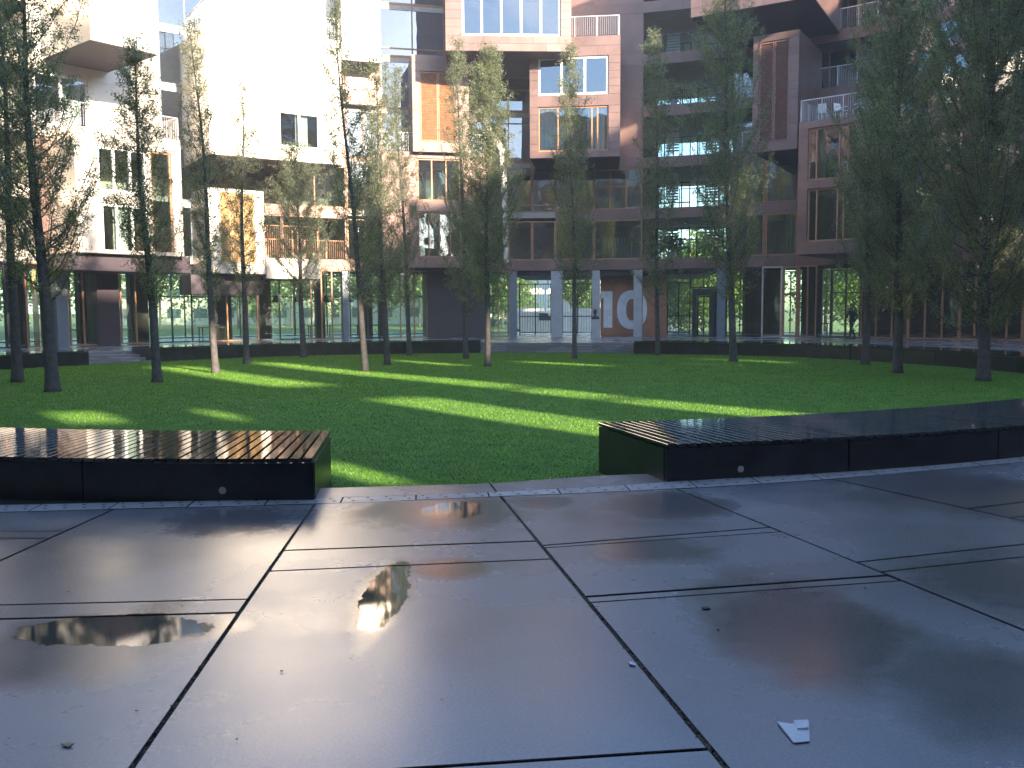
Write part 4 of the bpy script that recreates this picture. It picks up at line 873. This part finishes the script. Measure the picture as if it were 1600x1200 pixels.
# ------------------------------------------------------------------ balcony furniture and plants
def chair_tree(fr, u_, v_, z_, rot, lab, grp):
    x, y = fr.pt(u_, v_); t = empty('chair', lab, 'chair', (x, y, z_), grp, rz=rot)
    MB().box(-.21, .21, -.21, .21, .42, .45).build('seat', M['white'], t)
    MB().add([(-.21, .19, .45), (.21, .19, .45), (.21, .22, .45), (-.21, .22, .45), (-.19, .27, .85), (.19, .27, .85), (.19, .29, .85), (-.19, .29, .85)], BOXF).build('backrest', M['white'], t)
    me = MB().tube([(0, 0, 0), (0, 0, .42)], .022, 6).mesh('chair_leg', M['white'])
    for sx in (-.18, .18):
        for sy in (-.18, .18): link('leg', me, None, t, Matrix.Translation((sx, sy, 0)))
        MB().box(sx-.02, sx+.02, -.2, .2, .62, .65).build('armrest', M['white'], t)
    return t
fr, a, e, z0, z1, o = vol['B14']
for i, (u_, rt, lab) in enumerate(((.9, 2.6, 'white plastic chair nearest the corner post of the upper right balcony'), (1.75, .4, 'middle white plastic chair on the upper right balcony'), (2.6, 3.4, 'white plastic chair beside the tree on the upper right balcony'))):
    chair_tree(fr, a+u_, -.75, z1, rt, lab, 'white chairs on the upper right balcony')
fr = Frame(T(690), RF-.0); zz = FL[3]+.08
fr, a, e, z0, z1, o = vol['B11']
railing(rC, fr, a+.05, e-.05, z1, -.06)
for i, (u_, rt, lab) in enumerate(((.35, 2.6, 'white chair left on the sunlit balcony under the shutters'), (3.6, .4, 'white chair right on the sunlit balcony under the shutters'))): chair_tree(fr, a+u_, -.7, z1, rt, lab, 'white chairs on the middle balcony')
for o_ in list(bpy.data.objects):
    if o_.name.startswith('railing') and o_.parent is rC and tuple(o_.matrix_basis.translation) == tuple(fr.mat().translation): o_.matrix_basis = Matrix.Translation(-rC.location) @ o_.matrix_basis
def plant(fr, u_, v_, z_, lab, s_=1., n=260):
    x, y = fr.pt(u_, v_); t = empty('potted_plant', lab, 'plant', (x, y, z_), 'plants on the left balconies')
    MB().lathe([(.001, .0), (.13*s_, 0), (.17*s_, .28*s_), (.15*s_, .28*s_), (.14*s_, .22*s_)], 12).build('pot', M['concrete'], t)
    P_ = RNG.normal(0, .17*s_, (n, 3))*np.array((1.6, 1, 1.1))+np.array((0, 0, .6*s_)); P_[:, 2] = np.maximum(P_[:, 2], .24*s_); link('foliage', leaf_mesh('foliage', P_, .16*s_, M['leaf2'], .5), None, t)
    MB().tube([(0, 0, .2*s_), (.03, 0, .6*s_)], .015, 5).build('stem', M['bark'], t)
fl = ['third', 'fourth', 'fifth', 'top']
for k in (2, 3, 4, 5):
    for j, pxx in enumerate((8, 38)):
        fr = Frame(T(4), RF*math.cos((T(68)-T(-60))/2)); plant(fr, fr.u(pxx), -.45, FL[k]+.08, f'leafy green plant, {"left" if j == 0 else "right"} of two on the {["lowest", "second", "third", "highest"][k-2]} planted balcony at far left', 1.15)
fr = Frame(T(1030), RF); plant(fr, fr.u(1045), -.7, FL[1]+.08, 'bushy green plant in the lowest open lobby', 1.5, 500); plant(fr, fr.u(1048), -.7, FL[4]+.08, 'green plant spilling over the rail of the fourth open lobby', 1.3, 400)
# banner and folded red parasol behind the wooden window
fr, a, e, z0, z1, o = vol['B11']
def signtext(txt, fr, px, py, h, mt, v, parent, name):
    cu = bpy.data.curves.new(name, 'FONT'); cu.body = txt; cu.size = h*1.35; cu.extrude = .004; cu.align_x = 'CENTER'; cu.materials.append(mt)
    o_ = bpy.data.objects.new(name, cu); COL.objects.link(o_); me_ = bpy.data.meshes.new_from_object(o_); bpy.data.objects.remove(o_); o_ = bpy.data.objects.new(name, me_); COL.objects.link(o_); o_.matrix_basis = fr.mat() @ Matrix.Translation((fr.u(px, v), -v, fr.z(px, py, v))) @ Matrix.Rotation(math.pi/2, 4, 'X'); return o_
bl, br_ = fr.u(672), fr.u(688); zt_, zl_ = fr.z(680, 354), fr.z(680, 367)
ban = MB().box(bl, br_, .20, .215, zl_, zt_).build('banner', M['white'], None, fr.mat()); tag(ban, 'white paper banner with turquoise letters behind the wooden window', 'banner')
M['teal'] = plain('teal_ink', (.05, .33, .32), .6)
q = signtext('SIG', fr, 680, 364.5, zt_-zl_, M['teal'], -.19, None, 'banner_lettering'); q.parent = ban; q.matrix_parent_inverse = ban.matrix_basis.inverted()
xx, yy = fr.pt(fr.u(659), -.4); pz = empty('parasol', 'folded red parasol leaning behind the wooden window', 'parasol', (xx, yy, FL[1]+.2)); MB().tube([(0, 0, 0), (0, 0, 2.2)], .025, 6).build('pole', M['wood'], pz)
MB().lathe([(.02, 2.2), (.10, 1.7), (.17, 1.15), (.03, 1.12)], 10).build('cloth', M['red'], pz)

# pendant lamps and tables in the ground-floor rooms
def pendant(px, lab, R=RF+2.2):
    fr = Frame(T(px), R); x, y = fr.pt(0, 0); t = empty('pendant_lamp', lab, 'lamp', (x, y, 2.1), 'black cone lamps hanging in the ground-floor rooms')
    MB().lathe([(.02, .42), (.06, .40), (.28, .02), (.30, 0), (.27, .01), (.05, .36)], 16).build('lamp_shade', M['blackmetal'], t); MB().tube([(0, 0, .4), (0, 0, 1.7)], .01, 5).build('cord', M['blackmetal'], t)
for px, lab in ((112, 'black cone lamp right of the blue-grey column at left'), (192, 'black cone lamp right of the dark pillar at left'), (448, 'black cone lamp in the bright room under the shutter balcony'), (480, 'first black cone lamp right of the short round tree'), (522, 'black cone lamp just left of the blue-grey column in the middle room'), (556, 'black cone lamp left of the trunk of the tall thin tree'), (588, 'black cone lamp between the two trunks by the glass strip')): pendant(px, lab)
def table_set(px, lab, R=RF+2.0):
    fr = Frame(T(px), R); x, y = fr.pt(0, 0); t = empty('table', lab, 'table', (x, y, 0), 'dark tables in the ground-floor rooms', rz=-fr.th)
    MB().box(-.7, .7, -.35, .35, .72, .76).build('tabletop', M['dark'], t)
    me = MB().box(-.025, .025, -.025, .025, 0, .72).mesh('table_leg', M['blackmetal'])
    for sx in (-.63, .63):
        for sy in (-.3, .3): link('leg', me, None, t, Matrix.Translation((sx, sy, 0)))
for px, lab in ((140, 'dark table behind the glass left of the dark pillar'), (212, 'dark table behind the glass door right of the dark pillar'), (350, 'dark table behind the orange-framed glass'), (512, 'dark table in the middle bright room'), (585, 'dark table beside the trunk of the tall thin tree'), (785, 'dark table outside seen between orange frames'), (1262, 'dark table behind the glass door on the right')): table_set(px, lab)
ph = Frame(T(655), RF+1.5)
# ------------------------------------------------------------------ beyond the ring
def spot(px, dist): dx, dy = dirpx(px); return dx*dist, dy*dist
outs = [(-60, 118, 13, 14), (70, 126, 14, 14), (250, 130, 14, 15), (372, 122, 13, 12), (455, 128, 13, 13), (560, 126, 13, 15), (655, 118, 12, 12), (720, 124, 14, 12), (785, 112, 10, 8), (905, 96, 6, 4), (1062, 78, 8, 2.4), (1098, 74, 9, 3.4), (1165, 76, 9, 3.5), (1290, 78, 10, 4.5), (1350, 74, 10, 4.5)]
for i, (px, d_, h_, w_) in enumerate(outs):
    x, y = spot(px, d_); side = ['far left edge', 'left block glass', 'left far steps', 'shuttered box', 'small hedge gap', 'tall thin tree trunk', 'banner window', 'dark wall', 'orange frames by the passage', 'gate between columns', 'gate right of the number wall', 'glass entrance', 'stair lobby tree', 'glass door on the right', 'walking person'][i]
    tree(px, 500, 16*80/d_, 500-0, 0, 40, f'leafy green street tree seen through the ground floor by the {side}' if i != 4 else 'low green bush tree seen through the bright ground-floor room', nl=5200, shape='round', leafk='leaf2', size=.30, at=(x, y, -.55), group='street trees beyond the ring building') if False else None
def street_tree(px, d_, h_, w_, lab):
    x, y = spot(px, d_); t = empty('street_tree', lab, 'tree', (x, y, -.6), 'street trees beyond the ring building'); rs = random.Random(px)
    MB().tube([(0, 0, 0), (.05, 0, h_*.4), (0, .1, h_*.8)], [.16, .13, .05], 7).build('trunk', M['bark'], t)
    br = MB(); lp = []
    for k in range(16):
        az = k*2.4; zz = h_*(.12+.7*k/16); r = w_*.5*rs.uniform(.6, 1.1)*math.sin(math.pi*min(.95, .3+.6*k/16)); q = np.array((r*math.cos(az), r*math.sin(az), zz+r*.5)); br.tube([(0, 0, zz), q], [.05, .02], 4)
        for _ in range(5): lp.append(q*np.array((rs.uniform(.4, 1.15), rs.uniform(.4, 1.15), 1))+RNG.normal(0, .45+w_*.06, (90, 3)))
    br.build('branches', M['bark'], t); link('crown', leaf_mesh('crown', np.concatenate(lp), .30 if w_ < 8 else .5, M['leaf2'], .6), None, t)
for i, (px, d_, h_, w_) in enumerate(outs):
    side = ['far left edge', 'blue-grey column at left', 'left far steps', 'shuttered box', 'bright middle room', 'tall thin tree trunk', 'banner window', 'dark wall', 'orange frames left of the passage', 'gate between the grey columns', 'gate right of the number wall', 'glass entrance', 'stair lobby', 'orange glass door on the right', 'walking person'][i]
    street_tree(px, d_, h_, w_, f'leafy street tree beyond the building, in line with the {side}')
x, y = spot(842, 118); ob = empty('office_building', 'blue glass office block seen through the left gate', 'building', (x, y, -.6)); MB().box(-7, 7, 0, 10, 0, 20).build('wall', M['officeglass'], ob)
me = MB().box(-7.1, 7.1, -.15, .05, 0, .7).mesh('spandrel', M['white'])
for k in range(6): link('spandrel', me, None, ob, Matrix.Translation((0, 0, 1.0+3.2*k)))
x, y = spot(560, 150); ob = empty('far_building', 'long pale building far beyond the left ground floor windows', 'building', (x, y, -.6)); MB().box(-46, 26, 0, 12, 0, 7.5).build('wall', M['pale'], ob)
me = MB().box(0, 2.2, -.12, .04, 0, 1.5).mesh('window', M['officeglass'])
for k in range(16):
    for j in range(2): link('window', me, None, ob, Matrix.Translation((-44+4.3*k, 0, 1.2+3.2*j)))
x, y = spot(852, 84); lp_ = empty('street_post', 'white post beside the blue office block behind the left gate', 'post', (x, y, -.6)); MB().tube([(0, 0, 0), (0, 0, 4.6)], .11, 8).build('pole', M['white'], lp_); MB().box(-.3, .3, -.12, .12, 4.0, 4.7).build('lamp_head', M['white'], lp_)
x, y = spot(885, 80); lp_ = empty('street_sign', 'white sign on a thin post behind the gate between the columns', 'sign', (x, y, -.6)); MB().tube([(0, 0, 0), (0, 0, 2.3)], .05, 8).build('pole', M['white'], lp_); MB().box(-.3, .3, -.05, .0, 2.0, 2.9).build('sign_plate', M['white'], lp_)
def van(px, d_, lab, rz=0.):
    x, y = spot(px, d_); v = empty('parked_van', lab, 'van', (x, y, -.6), rz=rz); mb = MB()
    pr = [(-2.4, .35), (-2.4, 1.9), (-2.2, 2.05), (.9, 2.05), (1.7, 1.25), (2.35, 1.1), (2.45, .4)]; mb.add([(x_, -.9, z_) for x_, z_ in pr]+[(x_, .9, z_) for x_, z_ in pr], [tuple(range(6, -1, -1))[::-1], tuple(range(7, 14))[::-1]]+[(i, i+7, (i+1) % 7+7, (i+1) % 7) for i in range(7)]); mb.build('body', M['white'], v)
    MB().add([(.3, -.92, 1.3), (1.5, -.92, 1.3), (.95, -.92, 1.9), (.3, -.92, 1.9)], [(0, 1, 2, 3)]).build('side_window', M['officeglass'], v)
    for wx in (-1.6, 1.6):
        for wy in (-.85, .85): MB().tube([(wx, wy-.1, .33), (wx, wy+.1, .33)], .33, 14).build('wheel', M['blackmetal'], v)
van(836, 76, 'white van parked outside the left gate')
wl_ = spot(905, 88); wt = MB().box(-9, 9, 0, .4, 0, 2.3).build('garden_wall', M['pale'], None, Matrix.Translation((wl_[0]+3, wl_[1], -.6))); tag(wt, 'pale street wall behind the gates with greenery above', 'wall')

# ------------------------------------------------------------------ small litter on the paving
def flat_bit(name, pts, lab, cat, mk='paper', z=.004, th=.0015, group=None, curl=.006):
    P_ = [np.array(U(*p)) for p in pts]; c = sum(P_)/len(P_); mb = MB(); n = len(P_)
    top = [(*(p-c), th+curl*random.random()) for p in P_]; bot = [(*(p-c), 0) for p in P_]; ctr = (.01, .005, th+curl*1.5) if curl > .0065 else (0, 0, th+curl*.3); cb_ = (0, 0, 0)
    mb.add(top+bot+[ctr], [(i, (i+1) % n, 2*n) for i in range(n)]+[(i, n+i, n+(i+1) % n, (i+1) % n) for i in range(n)]); o_ = mb.build(name, M[mk], None, Matrix.Translation((c[0], c[1], z))); return tag(o_, lab, cat, group)
flat_bit('paper_scrap', [(1214, 1131), (1238, 1134), (1242, 1129), (1264, 1129), (1265, 1161), (1240, 1163), (1228, 1149)], 'torn wet scrap of white paper lying on the slab at lower right', 'litter', curl=.007)
flat_bit('paper_fold', [(1240, 1132), (1262, 1131), (1263, 1143), (1246, 1146)], 'small folded corner of paper on top of the torn scrap', 'litter', z=.013)
flat_bit('fallen_leaf', [(95, 1165), (104, 1162), (116, 1165), (106, 1169)], 'pale fallen leaf at lower left', 'leaf', 'beige', group='fallen leaves on the slabs')
flat_bit('paper_flake', [(982, 1036), (990, 1038), (994, 1042), (984, 1040)], 'small white flake of paper beside the long gravel joint', 'litter', 'paper')
flat_bit('fallen_leaf', [(1096, 951), (1108, 950), (1110, 953), (1099, 954)], 'dark wet leaf on the middle right slab', 'leaf', 'bark', group='fallen leaves on the slabs')
for i, (px, py) in enumerate([(214, 1112), (440, 1050), (106, 925), (1352, 920), (586, 1092), (690, 1094), (704, 1072), (1122, 985), (370, 1157), (905, 1006)]):
    a_ = random.uniform(0, 3.1); L_ = random.uniform(1.5, 4); dx, dy = L_*math.cos(a_), 1.*math.sin(a_)
    flat_bit('twig', [(px-dx, py-dy), (px+dx, py+dy-.8), (px+dx+.6, py+dy+.2), (px-dx-.6, py-dy+.7)], 'tiny dark twig or crumb lying on the wet slabs', 'twig', 'bark', group='tiny dark crumbs on the wet slabs', curl=.003)

# ------------------------------------------------------------------ damp air, added to imitate the glare veil as well
hz = MB().box(-75, 75, -45, 165, -1.7, 24.5); hm, hnt, hb_ = mat('damp_glare_veil'); hnt.nodes.remove(hb_); pv = hnt.nodes.new('ShaderNodeVolumePrincipled'); pv.inputs['Color'].default_value = (.95, .96, 1, 1); pv.inputs['Density'].default_value = .0014; pv.inputs['Anisotropy'].default_value = .35
hnt.links.new(pv.outputs[0], hnt.nodes['Material Output'].inputs['Volume']); tag(hz.build('haze', hm), 'thin damp haze in the courtyard air, added also for the glare veil', 'haze', kind='stuff')
S.cycles.volume_bounces = 1

# a few yellowed leaves under the trees and along the benches
P_ = []
for px, py, *_ in TREES:
    x, y = U(px, py, -.3)
    for _ in range(26): a_ = random.uniform(0, 6.28); q = random.expovariate(1/1.1)+.15; P_.append((x+q*math.cos(a_), y+q*math.sin(a_)))
P_ += [(CL[0]+16*math.sqrt(random.random())*math.cos(a_), CL[1]+16*math.sqrt(random.random())*math.sin(a_)) for a_ in np.linspace(0, 6.28, 160)]
P_ = [(x, y, lawnz(x, y)+random.uniform(.018, .03)) for x, y in P_ if (x-CL[0])**2+(y-CL[1])**2 < 16.3**2]
M['dryleaf'] = plain('dry_leaf', (.30, .22, .07), .7, 0, .4, 9)
me = leaf_mesh('fallen_leaves', P_, .055, M['dryleaf'], .6); co = np.empty(len(me.vertices)*3); me.vertices.foreach_get('co', co); co = co.reshape(-1, 4, 3); b0 = co[:, 0, 2][:, None]; co[:, :, 2] = b0+(co[:, :, 2]-b0)*.15; me.vertices.foreach_set('co', co.reshape(-1)); me.update()
tag(link('fallen_leaves', me), 'scattered yellowed leaves lying in the grass', 'leaves', kind='stuff')
